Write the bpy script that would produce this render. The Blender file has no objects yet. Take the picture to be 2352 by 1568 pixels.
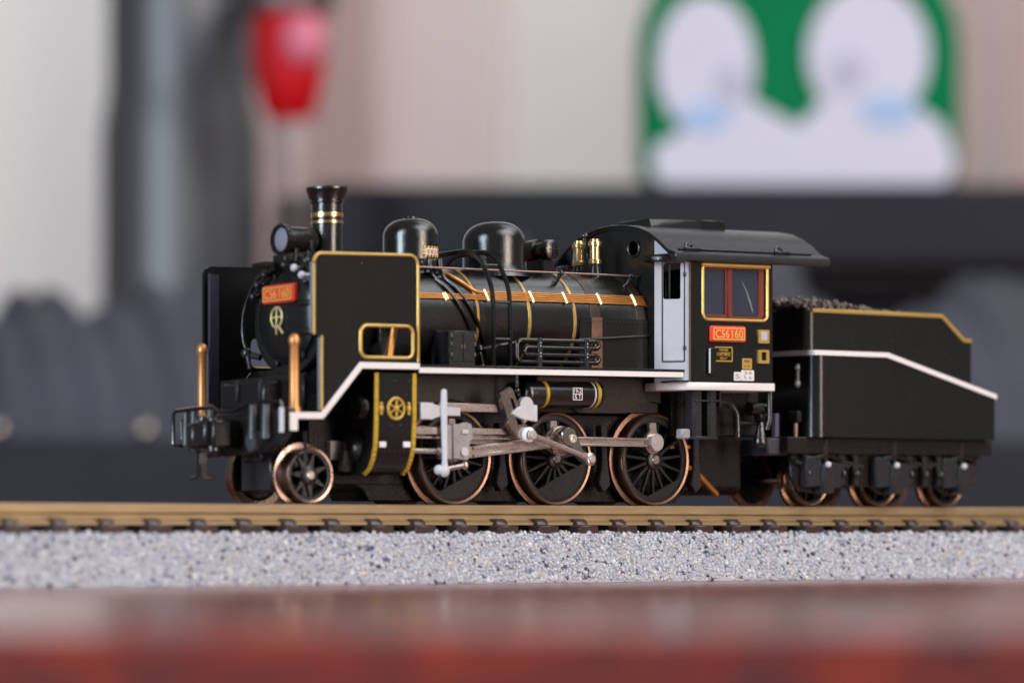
import bpy, bmesh, math, random
import numpy as np
from mathutils import Vector, Matrix
R = math.radians
PI = math.pi
random.seed(7); rng = np.random.default_rng(7)
scene = bpy.context.scene
COL = scene.collection

# ------------------------------------------------------------------ camera, light, exposure
AZ = R(49.5)                                    # angle between the view axis and the track
DV = Vector((math.cos(AZ), math.sin(AZ), 0))    # into the picture
RV = Vector((math.sin(AZ), -math.cos(AZ), 0))   # to the right
CAM = Vector((-282.56, -329.36, -2.34))
cd = bpy.data.cameras.new('camera'); cam = bpy.data.objects.new('camera', cd); COL.objects.link(cam)
cam.location = CAM
cam.rotation_euler = (R(90), 0, AZ - R(90))
cd.sensor_width = 36; cd.lens = 36 * 10080 / 2352
cd.shift_y = (1215 - 784) / 2352
cd.clip_start = 1; cd.clip_end = 6000
cd.dof.use_dof = True; cd.dof.focus_distance = 432; cd.dof.aperture_fstop = cd.lens * 1e-3 / (2 * 2.8)
cd.dof.aperture_blades = 0
scene.camera = cam
scene.view_settings.view_transform = 'Standard'; scene.view_settings.look = 'None'
scene.view_settings.gamma = 1; scene.view_settings.exposure = 0.15
w = bpy.data.worlds.new('World'); scene.world = w; w.use_nodes = True
w.node_tree.nodes['Background'].inputs[0].default_value = (0.93, 0.94, 1.0, 1)
w.node_tree.nodes['Background'].inputs[1].default_value = 0.13

def lamp(name, az, dist, h, sx, sy, L, color, target=(0, 0, 14)):
    d = -DV * math.cos(R(az)) + RV * math.sin(R(az))
    ld = bpy.data.lights.new(name, 'AREA'); ld.shape = 'RECTANGLE'; ld.size = sx; ld.size_y = sy
    ld.energy = L * PI * sx * sy; ld.color = color
    o = bpy.data.objects.new(name, ld); COL.objects.link(o)
    o.location = Vector((d.x * dist, d.y * dist, h))
    v = Vector(target) - o.location
    o.rotation_euler = v.to_track_quat('-Z', 'Y').to_euler()
    return o
lamp('window_light', -42, 900, 230, 135, 540, 30.0, (0.76, 0.87, 1.0))
lamp('warm_room_light', 54, 900, 200, 210, 520, 14.0, (1.0, 0.82, 0.69))
lamp('ceiling_light', 66, 480, 560, 520, 420, 4.4, (0.93, 0.96, 1.0))
lamp('ceiling_light_rear', 126, 470, 620, 520, 420, 1.6, (0.94, 0.96, 1.0))
lamp('wall_fill_lamp', 180, 750, 620, 900, 300, 5.2, (0.96, 0.98, 1.0), target=tuple(DV * 1300 + Vector((0, 0, 90))))  # added fill lamp, no source of its own, only brightens the wall

# ------------------------------------------------------------------ materials
def mat(name, col, rough=0.5, metal=0.0, bump=0.0, bscale=6.0, var=0.15, vscale=1.2, spec=0.5, dust=0.0, col2=None, coat=0.0, rvar=0.12, stretch=None):
    m = bpy.data.materials.new(name); m.use_nodes = True
    nt = m.node_tree; N = nt.nodes; L = nt.links; b = N['Principled BSDF']
    tc = N.new('ShaderNodeTexCoord')
    n1 = N.new('ShaderNodeTexNoise'); n1.inputs['Scale'].default_value = vscale; n1.inputs['Detail'].default_value = 5
    src = tc.outputs['Object']
    if stretch:
        mp = N.new('ShaderNodeMapping'); mp.inputs['Scale'].default_value = stretch; L.new(src, mp.inputs[0]); src = mp.outputs[0]
    L.new(src, n1.inputs['Vector'])
    mx = N.new('ShaderNodeMix'); mx.data_type = 'RGBA'
    c = Vector(col); c2 = Vector(col2) if col2 else c * (1 - var)
    mx.inputs[6].default_value = (*(c * (1 + (0 if col2 else var))), 1); mx.inputs[7].default_value = (*c2, 1)
    L.new(n1.outputs['Fac'], mx.inputs[0])
    out = mx.outputs[2]
    if dust:
        vo = N.new('ShaderNodeTexVoronoi'); vo.inputs['Scale'].default_value = 1.1
        L.new(tc.outputs['Object'], vo.inputs['Vector'])
        rp = N.new('ShaderNodeMapRange'); rp.inputs[1].default_value = 0.05; rp.inputs[2].default_value = 0.02
        rp.inputs[3].default_value = 0; rp.inputs[4].default_value = dust
        L.new(vo.outputs['Distance'], rp.inputs[0])
        m2 = N.new('ShaderNodeMix'); m2.data_type = 'RGBA'; m2.inputs[7].default_value = (0.5, 0.5, 0.5, 1)
        L.new(rp.outputs[0], m2.inputs[0]); L.new(out, m2.inputs[6]); out = m2.outputs[2]
    L.new(out, b.inputs['Base Color'])
    b.inputs['Metallic'].default_value = metal
    b.inputs['Specular IOR Level'].default_value = spec
    if coat: b.inputs['Coat Weight'].default_value = coat; b.inputs['Coat Roughness'].default_value = 0.12
    n2 = N.new('ShaderNodeTexNoise'); n2.inputs['Scale'].default_value = bscale; n2.inputs['Detail'].default_value = 4
    L.new(src, n2.inputs['Vector'])
    mr = N.new('ShaderNodeMapRange'); mr.inputs[3].default_value = max(0.03, rough - rvar); mr.inputs[4].default_value = min(1, rough + rvar)
    L.new(n2.outputs['Fac'], mr.inputs[0]); L.new(mr.outputs[0], b.inputs['Roughness'])
    if bump:
        bp = N.new('ShaderNodeBump'); bp.inputs['Strength'].default_value = bump; bp.inputs['Distance'].default_value = 0.05
        L.new(n2.outputs['Fac'], bp.inputs['Height']); L.new(bp.outputs[0], b.inputs['Normal'])
    return m
M = {}
M['black'] = mat('black_plastic', (0.009, 0.0088, 0.0085), 0.26, bump=0.25, bscale=7, dust=0.45)
M['panel'] = mat('black_painted_panel', (0.013, 0.0132, 0.0125), 0.23, bump=0.10, bscale=9, spec=0.36, dust=0.25, rvar=0.06)
M['satin'] = mat('black_satin_paint', (0.008, 0.0075, 0.0075), 0.17, bump=0.45, bscale=9, spec=0.85, rvar=0.06, dust=0.3)
M['under'] = mat('dark_underframe', (0.014, 0.013, 0.013), 0.27, bump=0.14, bscale=4, col2=(0.012, 0.009, 0.008))
M['grey'] = mat('dark_grey_plastic', (0.026, 0.026, 0.029), 0.26, bump=0.10)
M['frame'] = mat('brown_black_die_cast', (0.028, 0.017, 0.013), 0.42, bump=0.35, bscale=3, col2=(0.006, 0.005, 0.005), vscale=0.6)
M['mid'] = mat('mid_grey_plastic', (0.065, 0.065, 0.07), 0.32, bump=0.12)
M['white'] = mat('white_paint', (0.80, 0.79, 0.80), 0.5, bump=0.15, bscale=4, var=0.06)
M['silver'] = mat('silver_grey_paint', (0.50, 0.505, 0.54), 0.42, bump=0.2, bscale=8, var=0.06)
M['gold'] = mat('gold_paint', (0.58, 0.39, 0.11), 0.36, metal=0.55, bump=0.3, bscale=4, var=0.15)
M['band'] = mat('dull_gold_band', (0.46, 0.30, 0.10), 0.34, metal=0.7, bump=0.8, bscale=6, var=0.3)
M['brass'] = mat('polished_brass', (0.80, 0.55, 0.26), 0.28, metal=1.0, var=0.1)
M['ochre'] = mat('yellow_gold_trim', (0.52, 0.34, 0.03), 0.42, metal=0.25, bump=0.5, bscale=3, var=0.2)
M['post'] = mat('copper_gold_post', (0.68, 0.33, 0.12), 0.40, metal=0.6, var=0.08)
M['copper'] = mat('copper_pipe_paint', (0.80, 0.38, 0.11), 0.34, metal=0.75, bump=0.4, bscale=5, col2=(0.48, 0.20, 0.05))
M['steel'] = mat('rod_steel', (0.70, 0.61, 0.57), 0.30, metal=0.85, bump=0.3, bscale=5, col2=(0.36, 0.29, 0.26), vscale=0.9, stretch=(0.4, 1, 2))
M['nickel'] = mat('bright_nickel', (0.74, 0.70, 0.66), 0.30, metal=0.75, var=0.1)
M['dnickel'] = mat('dark_nickel', (0.50, 0.42, 0.36), 0.20, metal=0.95, bump=0.06, bscale=3, var=0.3, rvar=0.08)
M['plas'] = mat('light_grey_plastic', (0.56, 0.56, 0.60), 0.40, bump=0.2, var=0.1)
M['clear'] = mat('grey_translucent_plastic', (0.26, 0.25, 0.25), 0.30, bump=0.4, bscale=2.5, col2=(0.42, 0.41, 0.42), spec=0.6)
M['tyre'] = mat('bronzed_tyre', (0.30, 0.175, 0.125), 0.34, metal=0.95, bump=0.15, bscale=3, col2=(0.10, 0.065, 0.05), vscale=0.5)
M['tread'] = mat('copper_tread', (0.52, 0.33, 0.25), 0.25, metal=1.0, bump=0.2, bscale=2, col2=(0.38, 0.22, 0.15))
M['chrome'] = mat('worn_chrome', (0.50, 0.38, 0.32), 0.28, metal=1.0, bump=0.1, bscale=2, col2=(0.22, 0.14, 0.11), vscale=0.5)
M['spoke'] = mat('black_wheel_centre', (0.014, 0.013, 0.013), 0.34, bump=0.3, bscale=4)
M['red'] = mat('red_enamel', (0.80, 0.062, 0.030), 0.30, var=0.08, coat=0.3)
M['goldtext'] = mat('gold_lettering', (0.85, 0.55, 0.14), 0.35, metal=0.3, var=0.05)
M['print'] = mat('gold_print', (0.50, 0.33, 0.06), 0.45, metal=0.2, var=0.1)
M['wprint'] = mat('white_print', (0.75, 0.75, 0.77), 0.5, var=0.04)
M['yprint'] = mat('yellow_print', (0.80, 0.60, 0.05), 0.5, var=0.04)
M['rprint'] = mat('red_print', (0.72, 0.06, 0.08), 0.5, var=0.04)
M['kprint'] = mat('black_print', (0.03, 0.03, 0.03), 0.5, var=0.04)
M['maroon'] = mat('maroon_window_frame', (0.17, 0.038, 0.026), 0.32, var=0.1)
M['rail'] = mat('brass_rail', (0.46, 0.34, 0.19), 0.46, metal=0.5, bump=0.25, bscale=3, col2=(0.25, 0.18, 0.10), vscale=1.1, stretch=(0.22, 1.3, 1.6), rvar=0.15)
M['tie'] = mat('brown_sleeper_plastic', (0.050, 0.030, 0.025), 0.30, bump=0.2, bscale=3)
M['coal'] = mat('coal', (0.04, 0.029, 0.026), 0.35, col2=(0.20, 0.16, 0.145), bump=0.5)
M['lens'] = mat('headlamp_lens', (0.34, 0.35, 0.41), 0.15, metal=0.3, bump=0.5, bscale=3, var=0.25)
M['darkbrown'] = mat('dark_brown_band', (0.040, 0.024, 0.018), 0.35, col2=(0.016, 0.011, 0.010), bump=0.3)
M['brownpatch'] = mat('worn_brown_band', (0.26, 0.15, 0.10), 0.40, metal=0.5, bump=0.4, bscale=4, col2=(0.10, 0.055, 0.038))
def glassmat():
    m = bpy.data.materials.new('window_glass'); m.use_nodes = True; b = m.node_tree.nodes['Principled BSDF']
    b.inputs['Base Color'].default_value = (0.10, 0.12, 0.18, 1); b.inputs['Transmission Weight'].default_value = 0.6
    b.inputs['Roughness'].default_value = 0.10; b.inputs['IOR'].default_value = 1.45
    N = m.node_tree.nodes; tc = N.new('ShaderNodeTexCoord'); n = N.new('ShaderNodeTexNoise'); n.inputs['Scale'].default_value = 1.5
    m.node_tree.links.new(tc.outputs['Object'], n.inputs['Vector'])
    bp = N.new('ShaderNodeBump'); bp.inputs['Strength'].default_value = 0.25; bp.inputs['Distance'].default_value = 0.05
    m.node_tree.links.new(n.outputs['Fac'], bp.inputs['Height']); m.node_tree.links.new(bp.outputs[0], b.inputs['Normal'])
    return m
M['glass'] = glassmat()
def ballastmat():
    m = bpy.data.materials.new('ballast_grains'); m.use_nodes = True; N = m.node_tree.nodes; L = m.node_tree.links; b = N['Principled BSDF']
    g = N.new('ShaderNodeNewGeometry'); cr = N.new('ShaderNodeValToRGB'); cr.color_ramp.interpolation = 'CONSTANT'
    st = [(0, (0.41, 0.42, 0.48)), (0.30, (0.50, 0.51, 0.56)), (0.55, (0.36, 0.37, 0.43)), (0.75, (0.48, 0.46, 0.45)),
          (0.86, (0.21, 0.22, 0.31)), (0.905, (0.68, 0.68, 0.70)), (0.935, (0.07, 0.08, 0.15)), (0.965, (0.03, 0.03, 0.04)), (0.992, (0.62, 0.52, 0.44))]
    e = cr.color_ramp.elements
    while len(e) < len(st): e.new(0.5)
    for el, (p, c) in zip(e, st): el.position = p; el.color = (*c, 1)
    L.new(g.outputs['Random Per Island'], cr.inputs[0]); L.new(cr.outputs[0], b.inputs['Base Color'])
    b.inputs['Roughness'].default_value = 0.20; b.inputs['Specular IOR Level'].default_value = 0.6
    return m
M['grain'] = ballastmat()
M['bed'] = mat('grey_roadbed_plastic', (0.40, 0.40, 0.44), 0.45, bump=0.3, bscale=3, var=0.12)
def tablemat():
    m = bpy.data.materials.new('red_lacquered_wood'); m.use_nodes = True; N = m.node_tree.nodes; L = m.node_tree.links; b = N['Principled BSDF']
    tc = N.new('ShaderNodeTexCoord'); mp = N.new('ShaderNodeMapping'); mp.inputs['Scale'].default_value = (0.05, 0.25, 0.3)
    L.new(tc.outputs['Object'], mp.inputs[0])
    n = N.new('ShaderNodeTexNoise'); n.inputs['Scale'].default_value = 1.6; n.inputs['Detail'].default_value = 6; n.inputs['Distortion'].default_value = 0.8
    L.new(mp.outputs[0], n.inputs['Vector'])
    cr = N.new('ShaderNodeValToRGB'); e = cr.color_ramp.elements
    e[0].position = 0.38; e[0].color = (0.088, 0.032, 0.034, 1); e[1].position = 0.64; e[1].color = (0.29, 0.044, 0.020, 1)
    x = e.new(0.50); x.color = (0.19, 0.031, 0.028, 1)
    L.new(n.outputs['Fac'], cr.inputs[0]); L.new(cr.outputs[0], b.inputs['Base Color'])
    b.inputs['Roughness'].default_value = 0.40; b.inputs['Specular IOR Level'].default_value = 0.15
    b.inputs['Coat Weight'].default_value = 0.85; b.inputs['Coat Roughness'].default_value = 0.17; b.inputs['Coat IOR'].default_value = 1.45
    return m
M['table'] = tablemat()
M['wall'] = mat('off_white_wall', (0.70, 0.69, 0.67), 0.8, var=0.03, vscale=0.004)
M['taupe'] = mat('taupe_curtain', (0.40, 0.30, 0.285), 0.85, var=0.08, vscale=0.02)
M['bgblack'] = mat('dark_grey_lacquer', (0.032, 0.032, 0.040), 0.48, var=0.2, vscale=0.1, spec=1.0)
M['bgblack'].node_tree.nodes['Principled BSDF'].inputs['IOR'].default_value = 1.8
M['bgboard'] = mat('black_board', (0.019, 0.019, 0.028), 0.6, var=0.2, vscale=0.05, spec=0.25)
M['cloth'] = mat('charcoal_cloth', (0.060, 0.061, 0.080), 0.8, var=0.45, vscale=0.06)
M['slate'] = mat('slate_box', (0.022, 0.023, 0.032), 0.6, var=0.35, vscale=0.05, spec=0.2)
M['green'] = mat('green_fabric', (0.004, 0.20, 0.075), 0.7, var=0.08, vscale=0.1, spec=0.08)
M['patch'] = mat('white_felt', (0.72, 0.70, 0.82), 0.8, var=0.03, vscale=0.1)
M['blue'] = mat('pale_blue_felt', (0.42, 0.58, 0.84), 0.8, var=0.05, vscale=0.1)
M['lilac'] = mat('grey_lilac_felt', (0.56, 0.54, 0.67), 0.8, var=0.05, vscale=0.1)
M['redglass'] = mat('red_gloss_plastic', (0.60, 0.004, 0.010), 0.45, var=0.1, vscale=0.2, spec=0.25)
M['pink'] = mat('pink_highlight_tint', (0.80, 0.22, 0.32), 0.5, var=0.05, vscale=0.2)  # colour of the modelled highlight on the red lamp

# ------------------------------------------------------------------ mesh helpers
SH = 0.0                                          # body sits very slightly nose-down: z += SH * x
class MB:
    def __init__(s): s.bm = bmesh.new()
    def _bev(s, geom, bev, seg=1):
        if bev > 0:
            ed = [e for e in set(e for f in geom for e in f.edges) if len(e.link_faces) == 2 and e.calc_face_angle(0) > 0.6]
            bmesh.ops.bevel(s.bm, geom=ed, offset=bev, offset_type='OFFSET', segments=seg, affect='EDGES', profile=0.5)
    def box(s, x0, x1, y0, y1, z0, z1, bev=0.06, mtx=None, seg=1):
        c = [(x, y, z) for x in (x0, x1) for y in (y0, y1) for z in (z0, z1)]
        v = [s.bm.verts.new(mtx @ Vector(p) if mtx else p) for p in c]
        fs = [s.bm.faces.new([v[i] for i in q]) for q in ((0, 1, 3, 2), (4, 6, 7, 5), (0, 4, 5, 1), (2, 3, 7, 6), (0, 2, 6, 4), (1, 5, 7, 3))]
        bmesh.ops.recalc_face_normals(s.bm, faces=fs)
        s._bev(fs, min(bev, 0.45 * min(abs(x1 - x0), abs(y1 - y0), abs(z1 - z0))), seg)
        return s
    def plate(s, outer, holes, axis, a, b, bev=0.0, mtx=None):
        def P(u, v, t):
            p = {'x': (t, u, v), 'y': (u, t, v), 'z': (u, v, t)}[axis]
            return mtx @ Vector(p) if mtx else Vector(p)
        es = []
        for loop in [outer] + list(holes):
            vs = [s.bm.verts.new(P(u, v, a)) for u, v in loop]
            es += [s.bm.edges.new((vs[i], vs[(i + 1) % len(vs)])) for i in range(len(vs))]
        if holes:
            fs = [g for g in bmesh.ops.triangle_fill(s.bm, edges=es, use_beauty=True)['geom'] if isinstance(g, bmesh.types.BMFace)]
        else:
            fs = [s.bm.faces.new([e.verts[0] for e in es])]
        r = bmesh.ops.extrude_face_region(s.bm, geom=fs)
        d = P(0, 0, b) - P(0, 0, a)
        nv = [g for g in r['geom'] if isinstance(g, bmesh.types.BMVert)]
        bmesh.ops.translate(s.bm, verts=nv, vec=d)
        allf = set(fs) | set(f for v in nv for f in v.link_faces)
        bmesh.ops.recalc_face_normals(s.bm, faces=list(allf))
        if bev and not holes: s._bev(list(allf), bev)
        return s
    def lathe(s, prof, axis='z', c=(0, 0, 0), seg=32, mtx=None, sy=1.0, a0=0, a1=2 * PI):
        c = Vector(c); full = abs(a1 - a0 - 2 * PI) < 1e-6
        rings = []
        n = seg if full else seg + 1
        for r, h in prof:
            ring = []
            for i in range(n):
                t = a0 + (a1 - a0) * i / seg
                u, v = r * math.cos(t), r * math.sin(t) * sy
                p = {'z': Vector((u, v, h)), 'x': Vector((h, u, v)), 'y': Vector((u, h, v))}[axis]
                p = p + c
                ring.append(p)
            if r < 1e-6:
                q = s.bm.verts.new(mtx @ ring[0] if mtx else ring[0]); rings.append([q] * n)
            else: rings.append([s.bm.verts.new(mtx @ p if mtx else p) for p in ring])
        fs = []
        for k in range(len(rings) - 1):
            A, B = rings[k], rings[k + 1]
            for i in range(seg if full else seg):
                j = (i + 1) % n
                q = []
                for x in (A[i], A[j], B[j], B[i]):
                    if x not in q: q.append(x)
                if len(q) >= 3:
                    try: fs.append(s.bm.faces.new(q))
                    except ValueError: pass
        bmesh.ops.recalc_face_normals(s.bm, faces=fs)
        return s
    def tube(s, path, r, seg=8, closed=False, flat=None, cap=True):
        P = [Vector(p) for p in path]; n = len(P)
        rings = []; up = None
        for i in range(n):
            a = P[(i - 1) % n] if (closed or i > 0) else P[i]
            b = P[(i + 1) % n] if (closed or i < n - 1) else P[i]
            t = (b - a).normalized()
            if up is None:
                up = Vector((0, 0, 1)) if abs(t.z) < 0.9 else Vector((0, 1, 0))
            u = up - t * up.dot(t)
            u = u.normalized() if u.length > 1e-6 else t.orthogonal().normalized()
            v = t.cross(u); up = u
            k = 1.0
            if closed or 0 < i < n - 1:
                d1 = (P[i] - a).normalized(); d2 = (b - P[i]).normalized(); ca = max(0.3, math.sqrt((1 + max(-1, min(1, d1.dot(d2)))) / 2)); k = 1 / ca
            rr = r[i] if isinstance(r, (list, tuple)) else r
            ru, rv = (rr, rr) if flat is None else flat
            rings.append([s.bm.verts.new(P[i] + u * (ru * math.cos(2 * PI * j / seg)) + v * (rv * math.sin(2 * PI * j / seg))) for j in range(seg)])
        fs = []
        for i in range(n if closed else n - 1):
            A, B = rings[i], rings[(i + 1) % n]
            for j in range(seg): fs.append(s.bm.faces.new((A[j], A[(j + 1) % seg], B[(j + 1) % seg], B[j])))
        if not closed and cap: fs += [s.bm.faces.new(rings[0][::-1]), s.bm.faces.new(rings[-1])]
        bmesh.ops.recalc_face_normals(s.bm, faces=fs)
        return s
    def ball(s, c, r, seg=12, sc=(1, 1, 1)):
        g = bmesh.ops.create_uvsphere(s.bm, u_segments=seg, v_segments=max(6, seg // 2 + 2), radius=r)
        for v in g['verts']: v.co = Vector((v.co.x * sc[0], v.co.y * sc[1], v.co.z * sc[2])) + Vector(c)
        return s
    def mesh(s, name, sh=None, angle=38):
        k = SH if sh is None else sh
        if k:
            for v in s.bm.verts: v.co.z += k * v.co.x - 0.0019 * max(0.0, v.co.y + 8.4) ** 2 + 0.13
        me = bpy.data.meshes.new(name); s.bm.to_mesh(me); s.bm.free()
        me.shade_smooth(); me.set_sharp_from_angle(angle=R(angle))
        return me
    def build(s, name, m, parent=None, sh=None, angle=38, kind=None, label=None):
        return link(name, s.mesh(name, sh, angle), m, parent, kind, label)
def link(name, me, m, parent=None, kind=None, label=None):
    o = bpy.data.objects.new(name, me); COL.objects.link(o)
    if m is not None and not me.materials: me.materials.append(M[m] if isinstance(m, str) else m)
    setparent(o, parent)
    if kind: o['kind'] = kind
    if label: o['label'] = label
    return o
def wm(o):
    mt = Matrix.LocRotScale(o.location, o.rotation_euler, o.scale)
    return wm(o.parent) @ o.matrix_parent_inverse @ mt if o.parent else mt
def setparent(o, p):
    if p is not None:
        o.parent = p; o.matrix_parent_inverse = wm(p).inverted()
def thing(name, loc, label, cat, group=None):
    o = bpy.data.objects.new(name, None); o.empty_display_size = 5; COL.objects.link(o); o.location = loc
    o['label'] = label; o['category'] = cat
    if group: o['group'] = group
    return o
def tag(o, label, cat, group=None):
    o['label'] = label; o['category'] = cat
    if group: o['group'] = group
    return o
SIDE = Matrix(((1, 0, 0, 0), (0, 0, -1, 0), (0, 1, 0, 0), (0, 0, 0, 1)))       # text facing -Y
FRONT = Matrix(((0, 0, -1, 0), (-1, 0, 0, 0), (0, 1, 0, 0), (0, 0, 0, 1)))     # text facing -X
def text(name, body, c, wd, ht, m, parent, face=SIDE, ext=0.03, bold=0.0, keep=False):
    cu = bpy.data.curves.new(name, 'FONT'); cu.body = body; cu.extrude = ext; cu.offset = bold; cu.resolution_u = 3
    o = bpy.data.objects.new(name, cu); COL.objects.link(o)
    me = bpy.data.meshes.new_from_object(o.evaluated_get(bpy.context.evaluated_depsgraph_get()))
    bpy.data.objects.remove(o); bpy.data.curves.remove(cu)
    co = np.array([v.co[:] for v in me.vertices]); lo, hi = co.min(0), co.max(0)
    sx = wd / (hi[0] - lo[0]); sy = ht / (hi[1] - lo[1])
    for v in me.vertices:
        p = Vector(((v.co.x - (lo[0] + hi[0]) / 2) * sx, (v.co.y - (lo[1] + hi[1]) / 2) * sy, v.co.z))
        p = face.to_3x3() @ p + Vector(c); p.z += SH * p.x + (0.13 - 0.0019 * max(0.0, p.y + 8.4) ** 2 if SH else 0); v.co = p
    me.name = name
    return link(name, me, m, parent)
def rrect(x0, x1, z0, z1, r, seg=5, rs=None):
    rs = rs or (r, r, r, r); out = []
    for (cx, cz, a, q) in ((x1 - rs[0], z1 - rs[0], 0, rs[0]), (x0 + rs[1], z1 - rs[1], 90, rs[1]), (x0 + rs[2], z0 + rs[2], 180, rs[2]), (x1 - rs[3], z0 + rs[3], 270, rs[3])):
        for i in range(seg + 1):
            t = R(a + 90 * i / seg); out.append((cx + q * math.cos(t), cz + q * math.sin(t)))
    return out
def circ(cx, cz, r, n=24): return [(cx + r * math.cos(2 * PI * i / n), cz + r * math.sin(2 * PI * i / n)) for i in range(n)]
def arc(cx, cz, r, a0, a1, n): return [(cx + r * math.cos(R(a0 + (a1 - a0) * i / n)), cz + r * math.sin(R(a0 + (a1 - a0) * i / n))) for i in range(n + 1)]
def smooth(pts, n=6):
    P = [Vector(p) for p in pts]; out = []
    for i in range(len(P) - 1):
        p0 = P[max(i - 1, 0)]; p1 = P[i]; p2 = P[i + 1]; p3 = P[min(i + 2, len(P) - 1)]
        for k in range(n):
            t = k / n
            out.append(0.5 * ((2 * p1) + (p2 - p0) * t + (2 * p0 - 5 * p1 + 4 * p2 - p3) * t * t + (3 * p1 - p0 - 3 * p2 + p3) * t ** 3))
    out.append(P[-1]); return out

# ================================================================== SETTING: table, wall (u right, v away from the lens, origin under the engine)
ROOM = Matrix((( RV.x, DV.x, 0, 0), (RV.y, DV.y, 0, 0), (0, 0, 1, 0), (0, 0, 0, 1)))
# measured so that u = 0 lies on the view axis
ROOM.translation = Vector((CAM.x + 430 * DV.x, CAM.y + 430 * DV.y, 0))
TZ = -7.5
def rbuild(mb, name, m, parent=None, **k):
    mb.bm.transform(ROOM); return mb.build(name, m, parent, **k)
def rthing(name, u, v, z, label, cat, group=None): return thing(name, ROOM @ Vector((u, v, z)), label, cat, group)

mb = MB(); pr = [(-210 + 0.9 - 0.9 * math.cos(t), TZ - 0.9 + 0.9 * math.sin(t)) for t in [PI / 2 * (1 - i / 8) for i in range(9)]]
prof = [(1230, TZ)] + pr + [(-210, TZ - 30), (1230, TZ - 30)]
mb.plate(prof, [], 'x', -420, 420)
tab = rbuild(mb, 'tabletop', 'table'); tab['kind'] = 'structure'
mb = MB(); mb.box(-1100, 1100, 1270, 1290, -700, 900, bev=0)
wl = rbuild(mb, 'wall', 'wall'); wl['kind'] = 'structure'

# ================================================================== TRACK
track = thing('track', (0, 0, TZ), 'straight piece of model railway track on grey ballasted roadbed across the table', 'track')
X0, X1 = -98, 112
mb = MB(); mb.plate([(-10.3, TZ + 0.02), (-10.3, TZ + 0.12), (-7.4, -2.75), (7.4, -2.75), (10.3, TZ + 0.12), (10.3, TZ + 0.02)], [], 'x', X0, X1)
mb.build('roadbed', 'bed', track)
def railprof(c):
    pts = [(-0.55, -0.08), (-0.47, 0), (0.47, 0), (0.55, -0.08), (0.55, -0.80), (0.24, -0.98), (0.24, -1.42), (1.0, -1.68), (1.0, -1.92), (-1.0, -1.92), (-1.0, -1.68), (-0.24, -1.42), (-0.24, -0.98), (-0.55, -0.80)]
    return [(c + y, z) for y, z in pts]
for c in (-4.78, 4.78):
    MB().plate(railprof(c), [], 'x', X0, X1).build('rail', 'rail', track)
m_tie = MB().box(-1.25, 1.25, -7.3, 7.3, -2.95, -1.94, bev=0.12).mesh('sleeper', 0)
mbc = MB(); mbc.plate([(-6.35, -2.0), (-5.2, -2.0), (-5.2, -1.32), (-5.75, -1.32), (-6.2, -1.60)], [], 'x', -0.72, 0.72, bev=0.07)
m_ch = mbc.mesh('rail_chair', 0)
n0 = math.ceil((X0 + 2.68 + 1.5) / 5.16); n1 = math.floor((X1 + 2.68 - 1.5) / 5.16)
for n in range(n0, n1 + 1):
    o = link('sleeper', m_tie, 'tie', track); o.location = (-2.68 + 5.16 * n, 0, 0)
    for k in (0, PI):
        ch = link('rail_chair', m_ch, 'tie'); ch.parent = o; ch.rotation_euler = (0, 0, k)
        ch.location = (random.uniform(-.04, .04), 0, random.uniform(-.03, .03))
# ballast grains: real little stones, one mesh
def grains(n_slope, n_top):
    ico = bmesh.new(); bmesh.ops.create_icosphere(ico, subdivisions=1, radius=1.0)
    base = np.array([v.co[:] for v in ico.verts]); tri = np.array([[v.index for v in f.verts] for f in ico.faces]); ico.free()
    pos = []
    L = X1 - X0
    pos.append(np.c_[rng.uniform(X0, X1, n_slope), rng.uniform(0, 1, n_slope)])
    P = []; A = pos[0]
    a = np.array([-10.20, TZ + 0.14]); b = np.array([-7.38, -2.80])
    yz = a + (b - a) * A[:, 1:2]
    P.append(np.c_[A[:, 0], yz[:, 0], yz[:, 1]])
    n2 = n_slope // 5; t = rng.uniform(0, 1, (n2, 1)); yz = np.array([10.15, TZ + 0.55]) + (np.array([7.35, -2.8]) - np.array([10.15, TZ + 0.55])) * t
    P.append(np.c_[rng.uniform(X0, X1, n2), yz])
    xs = rng.uniform(X0, X1, n_top); P.append(np.c_[xs, rng.uniform(-7.5, 7.4, n_top), np.full(n_top, -2.72)])
    P = np.vstack(P); n = len(P)
    s = rng.uniform(0.19, 0.32, (n, 1)) * np.where(rng.uniform(size=(n, 1)) < 0.05, 1.35, 1)
    ax = rng.normal(size=(n, 1, 3)); ax /= np.linalg.norm(ax, axis=2, keepdims=True)
    th = rng.uniform(0, 2 * PI, (n, 1, 1))
    v = base[None] * rng.uniform(0.7, 1.15, (n, len(base), 1)) * rng.uniform(0.75, 1.25, (n, 1, 3))
    v = v * np.cos(th) + np.cross(np.broadcast_to(ax, v.shape), v) * np.sin(th) + ax * (v * ax).sum(2, keepdims=True) * (1 - np.cos(th))
    v = (v * s[:, None, :] + P[:, None, :]).reshape(-1, 3)
    f = (tri[None] + (np.arange(n) * len(base))[:, None, None]).reshape(-1, 3)
    me = bpy.data.meshes.new('ballast'); me.vertices.add(len(v)); me.vertices.foreach_set('co', v.ravel())
    me.loops.add(f.size); me.loops.foreach_set('vertex_index', f.ravel().astype(np.int32))
    me.polygons.add(len(f)); me.polygons.foreach_set('loop_start', np.arange(0, f.size, 3, dtype=np.int32)); me.polygons.foreach_set('loop_total', np.full(len(f), 3, np.int32))
    me.update(); me.validate(); me.shade_smooth()
    return me
link('ballast', grains(16000, 6500), 'grain', track, 'stuff')

# ================================================================== LOCOMOTIVE
loco = thing('steam_locomotive', (0, 0, 0), 'black model steam locomotive with smoke deflectors, white running boards and gold trim', 'locomotive')
SH = 0.0095
ZB = 17.9; RB = 5.2                               # boiler axis height and radius
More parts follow.
